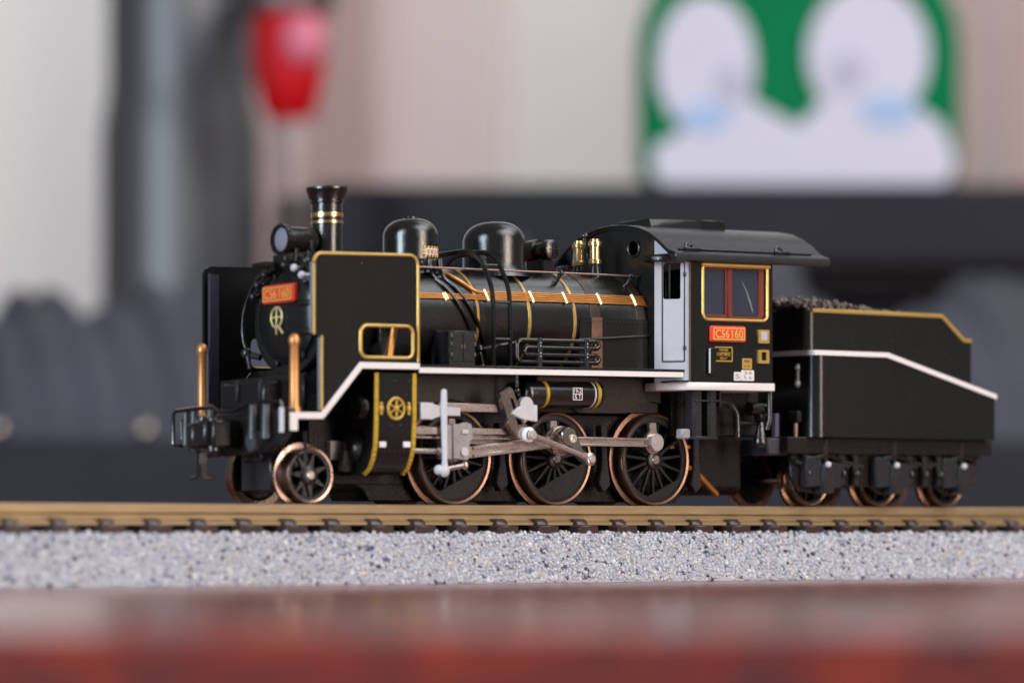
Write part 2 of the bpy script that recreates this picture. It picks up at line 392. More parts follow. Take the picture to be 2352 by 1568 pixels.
# ---- boiler and firebox
boiler = MB().lathe([(0, -22.2), (RB, -22.2), (RB, 12.3), (0, 12.3)], 'x', (0, 0, ZB), 72).build('boiler', 'satin', loco)
for x, wdt in ((-10.0, 0.34), (-3.42, 0.36), (2.44, 0.36)):
    MB().lathe([(RB, x - wdt / 2), (RB + 0.09, x - wdt / 2 + 0.03), (RB + 0.09, x + wdt / 2 - 0.03), (RB, x + wdt / 2)], 'x', (0, 0, ZB), 72).build('boiler_band', 'band', boiler)
for x, wdt in ((5.2, 1.25), (11.2, 1.1)):
    MB().lathe([(RB, x - wdt / 2), (RB + 0.05, x - wdt / 2 + 0.02), (RB + 0.05, x + wdt / 2 - 0.02), (RB, x + wdt / 2)], 'x', (0, 0, ZB), 72).build('worn_band', 'darkbrown', boiler)
fb = MB(); fb.plate([(-5.27, 18.3), (-5.27, 12.4), (5.27, 12.4), (5.27, 18.3)], [], 'x', 3.0, 12.25)
firebox = fb.build('firebox', 'panel', loco)
rv = MB()
for i in range(18): rv.ball((3.3 + i * 0.5, -5.30, 18.02), 0.075, 8)
rv.build('rivet_row', 'grey', firebox, kind='stuff')
MB().tube([(2.7, -5.35, 16.15), (7.5, -5.4, 16.42), (12.2, -5.4, 16.72)], 0.16).build('feed_pipe', 'black', firebox)
MB().plate([(4.55, 12.6), (5.95, 12.6), (5.95, 18.4), (4.55, 18.4)], [], 'y', -5.31, -5.1).build('worn_band', 'brownpatch', firebox)
# lower boiler casing and main frame
fr = MB(); fr.box(-20, 14.5, -4.2, 4.2, 9.0, 12.45, bev=0.1); fr.build('boiler_skirt', 'frame', loco)
for sgn in (-1, 1):
    y0, y1 = sorted((sgn * 4.2, sgn * 4.6))
    pts = [(-20, 9.0)]
    for xc in (-12.95, 0.0, 13.1):
        pts += [(xc - 5.6, 9.0)] + [(xc + 5.6 * math.cos(R(a)), 4.6 + 5.6 * math.sin(R(a))) for a in (128, 110, 90, 70, 52)] + [(xc + 5.6, 9.0)] if xc < 13 else [(7.6, 9.0)] + [(xc + 5.6 * math.cos(R(a)), 4.6 + 5.6 * math.sin(R(a))) for a in (128, 110, 90, 76)]
    pts += [(14.5, 12.45), (-20, 12.45)]
    MB().plate(pts, [], 'y', y0, y1).build('splasher_plate', 'frame', loco)
fr = MB(); fr.box(-29, 27, -3.0, 3.0, 1.9, 9.0, bev=0.1); fr.build('main_frame', 'under', loco, sh=0)
kp = MB(); kp.plate([(-24.4, 2.2), (-22.4, 1.5), (-21.6, 0.35), (18, 0.35), (19.5, 2.2)], [], 'y', -2.9, 2.9, bev=0.08); kp.build('keeper_plate', 'under', loco, sh=0)
for x in (-6.6, 6.7, 19.1):
    b = MB(); b.plate([(x - .5, 8), (x + .3, 8), (x + .35, 4.6), (x + .75, 2.0), (x - .15, 1.3), (x - .8, 2.2), (x - .35, 4.0)], [], 'y', -4.9, -3.9, bev=0.1)
    b.build('brake_shoe', 'grey', loco, sh=0)
    b = MB(); b.plate([(x - .5, 8), (x + .3, 8), (x + .35, 4.6), (x + .75, 2.0), (x - .15, 1.3), (x - .8, 2.2), (x - .35, 4.0)], [], 'y', 3.9, 4.9, bev=0.1)
    b.build('brake_shoe', 'grey', loco, sh=0)
# ---- smokebox, door, plate, emblem
smk = MB().lathe([(0, -22.2), (RB + .02, -22.2), (RB + .02, -28.55), (RB + .16, -28.62), (RB + .16, -29.0), (4.85, -29.05), (4.55, -28.9), (0, -28.9)], 'x', (0, 0, ZB), 72).build('smokebox', 'panel', loco)
sd = MB().box(-27.8, -21, -3.6, 3.6, 8.9, 13.6, bev=0.15).build('saddle', 'under', loco)
door = MB().lathe([(4.3, -28.9), (4.3, -29.25), (4.0, -29.5), (3.0, -29.85), (1.6, -30.05), (0, -30.1)], 'x', (0, 0, ZB), 64).build('smokebox_door', 'panel', loco)
for z in (19.1, 16.4):
    MB().tube([(-29.95, -1.2, z), (-29.75, -3.2, z), (-29.25, -4.35, z), (-28.9, -4.8, z)], 0.25, 8, flat=(0.32, 0.14)).build('hinge_strap', 'black', door)
    MB().ball((-29.15, -4.62, z), 0.36, 10).build('hinge_pin', 'grey', door)
for a in (25, 65, 130, 165, 200, 235, 262, 290):
    y, z = 4.42 * math.cos(R(a)), ZB + 4.42 * math.sin(R(a))
    MB().box(-29.4, -29.0, y - 0.17, y + 0.17, z - 0.32, z + 0.32, bev=0.06).build('door_clamp', 'grey', door)
np_ = MB(); np_.plate(rrect(-2.5, 2.5, 19.3, 21.05, 0.25), [], 'x', -30.4, -29.75, bev=0.16)
plate = np_.build('number_plate', 'red', loco, label='red front number plate with gold lettering on the smokebox door')
text('lettering', 'C56', (-30.42, 0.98, 20.17), 1.85, 0.92, 'goldtext', plate, FRONT, 0.06, 0.012); text('lettering', '160', (-30.42, -1.15, 20.17), 1.6, 0.92, 'goldtext', plate, FRONT, 0.06, 0.012)
MB().plate(rrect(-2.2, 2.2, 19.5, 20.84, 0.12), [rrect(-2.08, 2.08, 19.61, 20.73, 0.1)], 'x', -30.45, -30.39).build('border', 'goldtext', plate)
em = MB()
em.tube([(-30.25, 0.25 + .85 * math.cos(t), 17.95 + .95 * math.sin(t)) for t in [2 * PI * i / 24 for i in range(24)]], 0.13, 8, closed=True)
em.box(-30.38, -30.12, 0.13, 0.37, 16.3, 18.95, bev=0.05)
em.box(-30.32, -30.15, -0.6, 1.1, 17.85, 18.08, bev=0.05)
em.tube([(-30.25, 0.0, 17.15), (-30.25, -0.75, 16.35)], 0.15, 8)
em.build('emblem', mat('pale_gold', (0.72, 0.60, 0.30), 0.35, metal=0.5), loco, label='pale gold ring and bar emblem on the smokebox door')
# front handrail arc with knobs, left pipe
hr = MB(); hr.tube([(-29.75, 4.95 * math.cos(R(a)), ZB + 5.0 * math.sin(R(a))) for a in range(140, 28, -6)], 0.15, 8)
hrail = hr.build('front_handrail', 'grey', loco)
for a in (152, 138, 121, 103, 84, 66, 50, 40):
    y, z = 4.95 * math.cos(R(180 - a)), ZB + 5.0 * math.sin(R(180 - a))
    MB().tube([(-28.9, y, z), (-29.8, y, z)], 0.2, 8).ball((-29.95, y, z), 0.38, 10).build('handrail_knob', 'plas' if a in (50, 66) else 'grey', hrail)  # two knobs take a lighter grey that stands in for highlights
pp = MB(); pp.tube(smooth([(-29.2, 3.0, 22.6), (-29.6, 4.6, 21.6), (-29.7, 6.0, 19.3), (-29.7, 6.35, 17.4), (-29.6, 6.2, 15.9), (-29.3, 5.9, 15.0)]), 0.2, 10)
pipe = pp.build('blower_pipe', 'satin', loco)
MB().ball((-29.5, 6.0, 15.0), 0.55, 12).tube([(-29.5, 5.9, 15.0), (-29.7, 5.2, 13.4)], [0.3, 0.22], 10).tube([(-29.3, 5.9, 14.9), (-28.9, 4.6, 14.5)], 0.32, 10).build('valve', 'grey', pipe)
st = MB(); st.box(-31.6, -30.2, 0.3, 2.5, 22.75, 23.2, bev=0.04); st.build('deflector_stay', 'black', loco)
for sgn in (1, -1):
    MB().tube([(-29.3, sgn * 2.2, 22.3), (-29.2, sgn * 2.9, 23.1), (-28.6, sgn * 1.7, 23.5), (-28.6, 0, 23.7)], 0.22, 8).ball((-29.2, sgn * 2.9, 23.1), 0.4, 10).build('pipe_elbow', 'grey', loco)
# ---- headlight and chimney
MB().box(-30.2, -25.8, -1.0, 1.0, 22.9, 23.95, bev=0.15).tube([(-29.0, -1.2, 23.2), (-29.0, -1.2, 24.4)], 0.2).tube([(-27.6, -1.3, 23.0), (-27.6, -1.3, 24.2)], 0.25).build('lamp_bracket', 'black', loco)
hl = MB().lathe([(0, -26.2), (1.0, -26.2), (1.22, -26.5), (1.25, -29.4), (1.42, -29.5), (1.45, -30.1), (1.22, -30.15), (1.12, -29.9), (0, -29.9)], 'x', (0, 0, 25.3), 40).build('headlight', 'black', loco)
MB().lathe([(1.12, -29.88), (0.8, -30.05), (0.4, -30.14), (0, -30.17)], 'x', (0, 0, 25.3), 32).build('lens', 'lens', hl)
for a in (30, 90, 150): MB().ball((-29.8, 1.5 * math.cos(R(a)), 25.3 + 1.5 * math.sin(R(a))), 0.16, 8).build('lamp_screw', 'grey', hl)
MB().tube([(-27.3, -1.28, 25.2), (-27.3, -1.28, 24.4), (-26.9, -1.2, 23.9)], 0.14, 8).build('lamp_conduit', 'grey', hl)
chim = MB().lathe([(2.2, 22.4), (1.95, 23.1), (1.62, 23.7), (1.45, 24.5), (1.47, 27.0), (1.50, 28.85), (1.66, 28.9), (1.68, 29.05), (1.56, 29.12), (1.56, 29.22), (1.76, 29.27), (1.98, 30.15), (2.03, 30.2), (2.03, 30.38), (1.9, 30.42), (1.5, 30.2), (1.35, 28.0), (0, 28.0)], 'z', (-24.45, 0, 0), 48).build('chimney', 'satin', loco)
for z0, z1 in ((27.55, 28.0), (26.95, 27.22)):
    MB().lathe([(1.46, z0), (1.54, z0 + .03), (1.54, z1 - .03), (1.46, z1)], 'z', (-24.45, 0, 0), 48).build('gold_band', 'brass', chim)
MB().tube([(-25.2, -0.9, 27.2), (-25.3, -1.25, 26.6), (-25.3, -1.2, 25.5)], 0.07, 6).build('wire', 'black', chim)
# ---- domes
def dome(name, xc, r, top):
    pr = [(r + 0.55, 22.35), (r + 0.2, 22.9), (r + 0.03, 23.3), (r, 23.8), (r, top - 0.62 * r - .2)]
    for a in range(8, 91, 8): pr.append((r - 0.72 * r * (1 - math.cos(R(a))), top - 0.62 * r - .2 + (0.62 * r) * math.sin(R(a))))
    pr += [(r * 0.26, top - .17), (r * 0.24, top), (0, top + .02)] if name == 'sand_dome' else [(0, top - .1)]
    return MB().lathe(pr, 'z', (xc, 0, 0), 64).build(name, 'satin', loco)
sdome = dome('sand_dome', -14.2, 2.66, 27.98)
tdome = dome('steam_dome', -3.62, 3.06, 28.02)
# overhead-wire warning sign wrapped on the sand dome
def onsand(u, z, off):
    t = R(-90 + 17) + u / 2.66
    return (-14.2 + (2.66 + off) * math.cos(t), (2.66 + off) * math.sin(t), z)
sg = MB()
def wrap(mb, u0, u1, z0, z1, off, skew=0.0, n=6):
    g = [[mb.bm.verts.new(onsand(u0 + (u1 - u0) * i / n + (skew if k else 0), (z0, z1)[k], off)) for k in (0, 1)] for i in range(n + 1)]
    for i in range(n): mb.bm.faces.new((g[i][0], g[i + 1][0], g[i + 1][1], g[i][1]))
wrap(sg, -1.35, 1.35, 23.95, 25.0, 0.03); sign = sg.build('warning_sign', 'kprint', sdome, label='tiny warning sign with yellow and black striped border on the sand dome')
sg = MB()
for i in range(6):
    u = -1.35 + i * 0.46; wrap(sg, u, u + 0.2, 24.78, 25.0, 0.045, 0.14, 2); wrap(sg, u + .15, u + 0.35, 23.95, 24.18, 0.045, 0.14, 2)
for z in (24.2, 24.5): wrap(sg, -1.35, -1.12, z, z + 0.2, 0.045, 0, 2); wrap(sg, 1.12, 1.35, z, z + 0.2, 0.045, 0, 2)
sg.build('stripe', 'yprint', sign, kind='stuff')
sg = MB(); wrap(sg, -1.1, 1.1, 24.18, 24.78, 0.055); sg.build('sign_face', 'wprint', sign)
for i, chs in enumerate('架線注意'):
    u = -0.78 + i * 0.52; t = R(-73) + u / 2.66
    fm = Matrix.Rotation(t + PI / 2, 4, 'Z') @ SIDE
    text('character', chs, onsand(u, 24.48, 0.07), 0.42, 0.44, 'rprint', sign, fm, 0.01)
# sand pipe box under the sign and pipes
bx = MB(); bx.box(-15.35, -12.7, -3.3, -2.0, 22.95, 23.75, bev=0.12)
bx.tube([(-14.6, -3.45, 23.75), (-14.6, -3.45, 22.9)], 0.26, 10).tube([(-13.3, -3.45, 23.75), (-13.3, -3.45, 22.9)], 0.26, 10)
sb = bx.build('sand_outlet', 'satin', loco)
def onboiler(x, z, off=0.12):
    zz = z - ZB; return (x, -math.sqrt(max(0.01, (RB + off) ** 2 - zz * zz)), z)
for dx in (0, 1.25):
    pts = [(-14.6 + dx, -3.45, 22.9)] + [onboiler(-14.2 + dx + 0.6 * t, 22.1 - 0.93 * t * 1.05, 0.2) for t in (0, 1, 2.2, 3.6, 5, 6.4, 7.5, 8.6)]
    MB().tube(smooth(pts, 3), 0.17, 8).build('sand_pipe', 'satin', loco)
cpth = [(-13.0, -3.0, 23.3)] + [onboiler(-12.6 + 0.62 * t, 22.75 - 0.5 * t, 0.16) for t in (0, 1, 2, 3, 4)] + [onboiler(-9.4, 20.55, 0.16), onboiler(-8.4, 20.45, 0.16)]
MB().tube(smooth(cpth, 3), 0.19, 8).build('copper_pipe', 'copper', loco)
# ---- copper pipe bundle with clips
for k in range(5):
    z = 20.62 - 0.19 * k
    x0 = -19.6 if k >= 2 else -9.5
    pts = [onboiler(x, z + 0.012 * math.sin(x * 1.7 + k * 2), 0.14) for x in np.arange(x0, 11.2, 1.5)] + [onboiler(11.3 + 0.25 * k, z - 0.03 * k, 0.14), onboiler(12.0, z - 0.06 * k, 0.14)]
    MB().tube(pts, 0.082, 8).build('copper_pipe', 'copper', loco)
for x, zt in ((-14.05, 20.35), (-8.85, 20.75), (-3.1, 20.75), (1.2, 20.75), (5.7, 20.75), (10.3, 20.75)):
    pts = [onboiler(x + 0.05 * i, zt - (zt - 19.68) * i / 4, 0.26) for i in range(5)]
    MB().tube(pts, 0.13, 8, flat=(0.2, 0.10)).build('pipe_clip', 'brass', loco)
# ---- handrail
hrl = MB().tube([(-21, -4.0, 22.83), (12.05, -4.0, 22.72)], 0.10, 10).build('boiler_handrail', mat('bronze_wire', (0.42, 0.30, 0.26), 0.3, metal=0.9), loco)
for x in (-18.4, 1.6, 11.0):
    MB().ball((x, -4.0, 22.75), 0.34, 12).tube([(x, -4.0, 22.7), (x - .35, -3.75, 21.9), (x - .45, -3.3, 21.6)], [0.22, 0.2, 0.34], 10).build('handrail_knob', 'black', hrl)
# ---- ladder arched over the boiler
for x in (-10.05, -7.95):
    P = [(x, -7.55, 13.1), (x, -7.6, 17.0), (x, -7.5, 19.5), (x, -7.1, 21.2), (x, -6.1, 22.9), (x, -5.0, 23.9), (x, -3.9, 24.4), (x, -2.6, 24.55), (x, -0.8, 24.5), (x, 1.0, 24.35), (x, 2.6, 23.2)]
    lad = MB().tube(smooth(P, 4), 0.2, 8, flat=(0.28, 0.17)).build('ladder_rail', 'satin', loco)
for z, y in ((15.9, -7.6), (19.45, -7.5), (23.1, -5.9), (24.5, -1.5)):
    MB().tube([(-10.05, y, z), (-7.95, y, z)], 0.14, 8).build('ladder_rung', 'satin', loco)
# ---- turbo generator, safety valves
tg = MB().lathe([(0, -2.0), (0.75, -1.98), (0.95, -1.85), (1.0, -1.1), (0.82, -1.05), (0.82, 0.1), (1.15, 0.15), (1.15, 1.5), (0.9, 1.7), (0, 1.7)], 'y', (2.4, 0, 25.25), 36).build('turbo_generator', 'satin', loco)
MB().box(2.35, 2.45, -2.08, -1.95, 24.5, 26.0, bev=0.02).box(1.9, 2.9, -2.06, -1.95, 25.2, 25.3, bev=0.02).build('cover_rib', 'grey', tg)
MB().box(1.5, 3.3, -1.4, 1.2, 22.7, 24.4, bev=0.2).build('mount', 'black', tg)
for y in (-1.22, 1.22):
    MB().lathe([(0.75, 22.6), (0.6, 23.6), (0.45, 24.05), (0, 24.05)], 'z', (8.6, y, 0), 20).build('valve_base', 'black', loco)
    MB().lathe([(0.40, 24.0), (0.64, 24.05), (0.66, 24.4), (0.52, 24.5), (0.50, 25.75), (0.66, 25.82), (0.66, 26.2), (0.5, 26.28), (0.46, 26.5), (0, 26.5)], 'z', (8.6, y, 0), 24).build('safety_valve', 'brass', loco)
# ---- toolbox with doors
tb = MB().box(-15.15, -11.85, -7.0, -4.3, 13.25, 16.65, bev=0.08).build('toolbox', 'grey', loco)
for x0, x1 in ((-14.8, -13.5), (-13.42, -12.1)):
    d_ = MB().box(x0, x1, -7.08, -6.95, 13.7, 16.4, bev=0.03).build('toolbox_door', 'grey', tb)
hg = MB()
for z in (14.2, 15.2, 16.0): hg.box(-15.0, -14.82, -7.14, -6.95, z, z + .35, bev=0.03).box(-12.08, -11.9, -7.14, -6.95, z, z + .35, bev=0.03)
hg.box(-13.72, -13.58, -7.16, -7, 14.9, 15.3, bev=0.03).box(-13.36, -13.22, -7.16, -7, 14.9, 15.3, bev=0.03)
hg.build('hinges_and_latch', mat('mid_grey_edge', (0.13, 0.13, 0.135), 0.4), tb)
# ---- cooling pipe coil on the running board
for z0, z1, xl, xr in ((13.75, 15.85, -7.35, 3.0), (14.45, 15.15, -6.4, 3.0)):
    rr = (z1 - z0) / 2; rc = min(rr, 0.55)
    pts = [(xr, -7.9, z1)] + [(x, -7.9, z) for x, z in [(xl + rc, z1)]] + [(xl + rc + rc * math.cos(R(a)), -7.9, z1 - rc + rc * math.sin(R(a))) for a in (110, 135, 160, 180)] + [(xl + rc + rc * math.cos(R(a)), -7.9, z0 + rc + rc * math.sin(R(a))) for a in (180, 200, 225, 250, 270)] + [(xr, -7.9, z0)]
    MB().tube(pts, 0.21, 10).build('cooling_pipe', 'satin', loco)
for z in (14.1, 15.5):
    pts = [(2.6 + 0.55 * math.cos(R(a)), -7.9, z + 0.36 * math.sin(R(a))) for a in range(90, -91, -20)]
    MB().tube(pts, 0.24, 10).build('pipe_bend', 'satin', loco)
    MB().ball((2.75, -7.75, z), 0.26, 10).build('pipe_plug', 'brownpatch', loco)
for x in (-4.6, 1.45):
    b = MB().box(x - .26, x + .26, -8.18, -7.85, 13.2, 16.1, bev=0.05).build('coil_bracket', 'grey', loco)
    q = MB()
    for z in (14.3, 14.6, 15.3, 15.6): q.ball((x, -8.2, z), 0.07, 6)
    q.build('rivet_row', 'plas', b, kind='stuff')
MB().tube([(-11.2, -6.6, 15.0), (-10.4, -6.7, 15.0), (-7, -6.6, 15.6), (-3, -6.4, 15.9)], 0.18, 8).ball((-11, -6.6, 15.0), 0.38, 10).ball((-9.2, -6.7, 15.15), 0.3, 10).tube([(-11, -6.6, 15), (-10.7, -6.8, 13.3)], 0.14, 8).build('control_valve', 'satin', loco)
# ---- running boards
rb = MB().box(-20.0, 14.05, -8.54, 8.54, 13.03, 13.28, bev=0.05).box(-20, 14, -8.3, 8.3, 12.5, 13.05, bev=0).build('running_board', 'black', loco)
for s in (-1, 1):
    y0, y1 = sorted((s * 8.36, s * 8.50)); MB().box(-20.0, 13.95, y0, y1, 12.48, 13.02, bev=0.04).build('white_edge', 'white', rb)
path = [(-19.95, 13.40), (-27.15, 13.40), (-31.75, 8.66), (-35.35, 8.66)]
low = [(-35.35, 8.06), (-31.5, 8.06), (-26.9, 12.80), (-19.95, 12.80)]
fb_ = MB().plate(path + [(x, z) for x, z in low], [], 'y', -8.36, 8.36).build('front_running_board', 'black', loco)
tabp = [(-19.95, 13.40), (-27.15, 13.40), (-31.75, 8.66), (-35.45, 8.66), (-35.45, 6.95), (-34.5, 6.95), (-34.5, 8.06), (-31.5, 8.06), (-26.9, 12.80), (-19.95, 12.80)]
for s in (-1, 1):
    y0, y1 = sorted((s * 8.37, s * 8.52)); MB().plate(tabp, [], 'y', y0, y1, bev=0.04).build('white_edge', 'white', fb_)
# ---- smoke deflectors
hole = rrect(-27.05, -20.75, 13.85, 16.85, 0.75)
def deflector(s):
    outer = [(-20.05, 13.42), (-27.1, 13.42), (-31.72, 8.72), (-31.72, 15.55), (-32.15, 15.75), (-32.65, 16.0)]
    outer += [(-32.65, 22.6)] + [(p[0], p[1]) for p in arc(-31.75, 22.6, 0.9, 170, 95, 5)] + [(-21.1, 23.62)] + [(p[0], p[1]) for p in arc(-21.1, 22.6, 1.02, 80, 5, 6)] + [(-20.05, 22.4)]
    yo = 8.40 if s < 0 else 8.85
    y0, y1 = sorted((s * (yo - .28), s * yo))
    d = MB().plate(outer, [hole], 'y', y0, y1).build('smoke_deflector', 'panel', loco)
    yt = s * (yo + .02)
    q_ = 0 if s < 0 else 0.25
    edge = [(-20.12 - q_, 13.5), (-20.12 - q_, 22.4)] + arc(-21.1, 22.6, 0.95 - q_, 0, 90, 8) + [(-31.7, 23.42 - q_)] + arc(-31.72, 22.58, 0.85 - q_, 95, 175, 6)
    MB().tube([(x, yt, z) for x, z in edge], 0.15, 8).build('gold_trim', 'gold', d)
    MB().tube([(x, yt, z) for x, z in hole], 0.17, 8, closed=True).build('gold_trim', 'gold', d)
    if s < 0:
        MB().box(-32.78, -32.55, -8.44, -7.98, 16.0, 22.6, bev=0.08).box(-31.86, -31.62, -8.44, -7.98, 8.8, 15.8, bev=0.08).build('front_flange', mat('grey_flange', (0.20, 0.195, 0.20), 0.4), d)
        MB().tube([(-32.6, -8.5, 15.9), (-32.6, -8.5, 22.5)], 0.11, 8).tube([(-31.68, -8.5, 8.9), (-31.68, -8.5, 15.8)], 0.10, 8).build('gold_trim', 'gold', d)
        MB().ball((-26.9, -8.40, 22.6), 0.16, 8).build('rivet', 'black', d)
    else:
        m_ = MB(); q = [(-32.75, 7.75), (-32.62, 7.65), (-30.9, 8.50), (-30.95, 8.6)]
        m_.plate(q, [], 'z', 9.5, 22.7); m_.build('front_flange', mat('cool_lit_black', (0.045, 0.043, 0.075), 0.5), d)  # blue in this colour stands in for cool light on the black strip
    return d
deflector(-1); deflector(1)
MB().tube([(-20.9, -5.9, 17.3), (-21.8, -6.2, 13.5)], 0.3, 8).build('copper_pipe', 'copper', loco)
MB().box(-22.6, -21.0, -5.9, -5.3, 13.4, 18.5, bev=0.1).build('steam_pipe_casing', 'black', loco)
# ---- front end: posts, step box, buffer beam, lever, coupler
for s in (-1, 1):
    MB().lathe([(0, 8.45), (0.60, 8.5), (0.66, 8.85), (0.60, 9.1), (0.46, 9.3), (0.40, 14.9), (0.47, 15.0), (0.54, 15.35), (0.44, 15.75), (0.2, 15.95), (0, 15.98)], 'z', (-33.9, s * 7.15, 0), 24).build('marker_post', 'post', loco)
fs_ = MB().box(-34.3, -31.6, -3.2, 3.6, 8.6, 11.9, bev=0.3).build('step_box', 'black', loco)
for y in (-2.6, 0.9): MB().box(-34.5, -34.2, y - .12, y + .25, 10.0, 11.95, bev=0.06).build('strap', 'grey', fs_)
MB().box(-32.3, -31.8, -6.5, 6.5, 8.5, 12.4, bev=0.1).build('front_plate', 'under', loco)
bb = MB(); bb.plate([(-8.3, 9.0), (-8.3, 7.2), (-6.8, 5.6), (-4.0, 4.9), (4.0, 4.9), (6.8, 5.6), (8.3, 7.2), (8.3, 9.0)], [], 'x', -35.6, -34.6, bev=0.12)
beam = bb.build('buffer_beam', 'under', loco)
for y in (-3.6, -5.6, 3.0, 5.6, 6.8):
    MB().tube([(-36.0, y, 9.4), (-36.0, y, 6.3)], [0.35, 0.5], 10).ball((-36.0, y, 9.5), 0.4, 10).build('lever_bracket', 'mid', beam)
MB().lathe([(0, -36.4), (0.75, -36.35), (0.8, -35.5)], 'x', (0, -3.7, 6.1), 20, sy=1.3).build('hose_cock', 'mid', beam)
lv = MB().tube([(-36.3, -8.35, 6.75), (-36.3, -8.4, 9.3), (-36.3, -8.2, 9.62), (-36.3, -5.0, 9.7), (-36.3, -3.4, 9.7), (-36.4, -2.4, 9.35), (-36.6, -1.4, 8.95), (-36.6, 1.0, 9.05), (-36.4, 2.0, 9.5), (-36.3, 5.0, 9.6), (-36.3, 8.0, 9.6), (-36.3, 8.5, 9.3), (-36.3, 8.5, 6.5), (-36.3, 8.1, 6.25), (-36.3, 7.2, 6.25)], 0.2, 8)
lv.build('uncoupling_lever', 'satin', loco)
MB().tube([(-36.35, -8.42, 6.8), (-36.35, -8.42, 9.1)], 0.24, 8).build('lever_handle', 'plas', loco)
cp = MB(); cp.box(-39.6, -35.4, -1.1, 1.1, 5.6, 8.2, bev=0.25).tube([(-38.3, 0.9, 5.2), (-38.3, 0.9, 8.5)], 0.75, 14).tube([(-38.6, -0.9, 5.3), (-38.6, -0.9, 8.3)], 0.6, 14)
cp.box(-39.2, -37.2, -1.9, -0.9, 5.6, 8.2, bev=0.2).box(-39.4, -37.6, 1.1, 2.2, 5.4, 8.0, bev=0.2)
coup = cp.build('knuckle_coupler', 'satin', loco)
MB().box(-39.6, -38.8, -0.35, 0.35, 2.8, 5.6, bev=0.08).box(-40.0, -38.4, -0.9, 0.9, 2.6, 3.0, bev=0.1).box(-40.0, -38.4, -0.9, 0.9, 5.2, 5.5, bev=0.1).build('trip_pin', 'satin', coup)
for y in (3.4,):
    MB().tube(smooth([(-36.2, y, 6.2), (-36.9, y, 5.9), (-37.0, y, 5.0), (-36.6, y, 4.4)]), 0.33, 10).build('air_hose', 'under', beam)
# ---- cylinder block
prof = [(-3, 12.45), (-8.05, 12.45), (-8.05, 9.0), (-8.0, 7.2), (-7.9, 5.7), (-7.6, 4.5), (-7.1, 3.6), (-6.3, 3.0), (-3, 2.9)]
def offs(p, d):
    out = []
    for i, (y, z) in enumerate(p):
        a = Vector(p[max(i - 1, 0)]); b = Vector(p[min(i + 1, len(p) - 1)]); t = (b - a).normalized(); n = Vector((t.y, -t.x)); n = n if n.x <= 0.001 or n.y < 0 else -n
        out.append((y + n.x * d, z + n.y * d))
    return out
for s in (-1, 1):
    P = [(-s * y if s > 0 else y, z) for y, z in prof]
    cyl = MB().plate(P, [], 'x', -25.0, -20.2).build('cylinder_block', 'panel', loco)
    vis = prof[1:8]
    inner = [(y + 0.03, z) for y, z in vis]
    outer = [(y - 0.14 * (1 if z > 5 else 0.75), z - (0 if z > 6 else 0.11)) for y, z in vis]
    for x0, x1 in ((-25.15, -24.68), (-20.55, -20.1)):
        loop = [(-s * y if s > 0 else y, z) for y, z in outer + inner[::-1]]
        tr = MB().plate(loop, [], 'x', x0, x1, bev=0.03).build('gold_edge', 'ochre', cyl)
        q = MB()
        for i in range(14):
            f = 0.3 + 5.6 * i / 13; k = int(f); t = f - k; y = outer[k][0] * (1 - t) + outer[k + 1][0] * t; z = outer[k][1] * (1 - t) + outer[k + 1][1] * t
            q.ball(((x0 + x1) / 2, -s * y if s > 0 else y, z), 0.13, 8)
        q.build('rivet_row', 'ochre', tr, kind='stuff')
    q = MB()
    for (x, z) in [(-24.3, 11.7), (-22.6, 11.7), (-20.9, 11.7), (-23.7, 10.35), (-21.3, 10.35), (-23.1, 7.55), (-22.0, 7.55)]: q.ball((x, s * 8.05, z), 0.11, 8)
    for i in range(7): q.ball((-24.2 + i * .58, s * 7.78, 5.1), 0.09, 8)
    for x in (-23.6, -23.6, -21.4, -21.4): q.ball((x, s * 5.2, 3.2), 0.16, 8)
    q.build('rivet_row', 'grey', cyl, kind='stuff')
    MB().box(-24.2, -21.0, min(s * 8.05, s * 8.10), max(s * 8.05, s * 8.10), 11.62, 11.72, bev=0.01).build('cover_seam', 'black', cyl)
    for x in (-24.05, -21.1):
        m_ = MB(); m_.box(x - .42, x + .42, min(s * 7.86, s * 8.04), max(s * 7.86, s * 8.04), 5.45, 6.0, bev=0.05); m_.build('white_mark', 'white', cyl)
    e_ = MB(); e_.tube([(-22.55 + .95 * math.cos(t), s * 8.12, 9.1 + .98 * math.sin(t)) for t in [2 * PI * i / 28 for i in range(28)]], 0.16, 8, closed=True)
    for k in range(6):
        a = PI / 2 + k * PI / 3; e_.tube([(-22.55, s * 8.12, 9.1), (-22.55 + .9 * math.cos(a), s * 8.12, 9.1 + .9 * math.sin(a))], 0.10, 6)
    e_.ball((-22.55, s * 8.12, 9.1), 0.3, 10).box(-22.68, -22.42, min(s * 8.05, s * 8.26), max(s * 8.05, s * 8.26), 8.3, 9.9, bev=0.04)
    e_.build('wheel_emblem', 'print', cyl)
    for dx in (-1.75, 1.6):
        MB().ball((-22.55 + dx, s * 8.06, 9.1), 0.42, 12, (0.8, 0.4, 0.9)).ball((-22.55 + dx, s * 8.06, 9.55), 0.26, 10, (0.9, .5, .7)).ball((-22.55 + dx, s * 8.06, 8.65), 0.24, 10, (0.9, .5, .8)).build('ornament', 'print', cyl)
    MB().lathe([(0, -26.0), (0.8, -25.95), (1.2, -25.7), (1.6, -25.4), (1.65, -24.9)], 'x', (0, s * 4.9, 5.6), 28).lathe([(0, -26.0), (0.9, -25.9), (1.2, -25.5), (1.25, -24.9)], 'x', (0, s * 6.2, 9.2), 24).build('cylinder_cover', 'panel', cyl)
    MB().box(-26.4, -25.2, s * 4.6 - .5, s * 4.6 + .5, 3.2, 5.2, bev=0.1).build('drain_cock', 'grey', cyl)
SH = 0.0
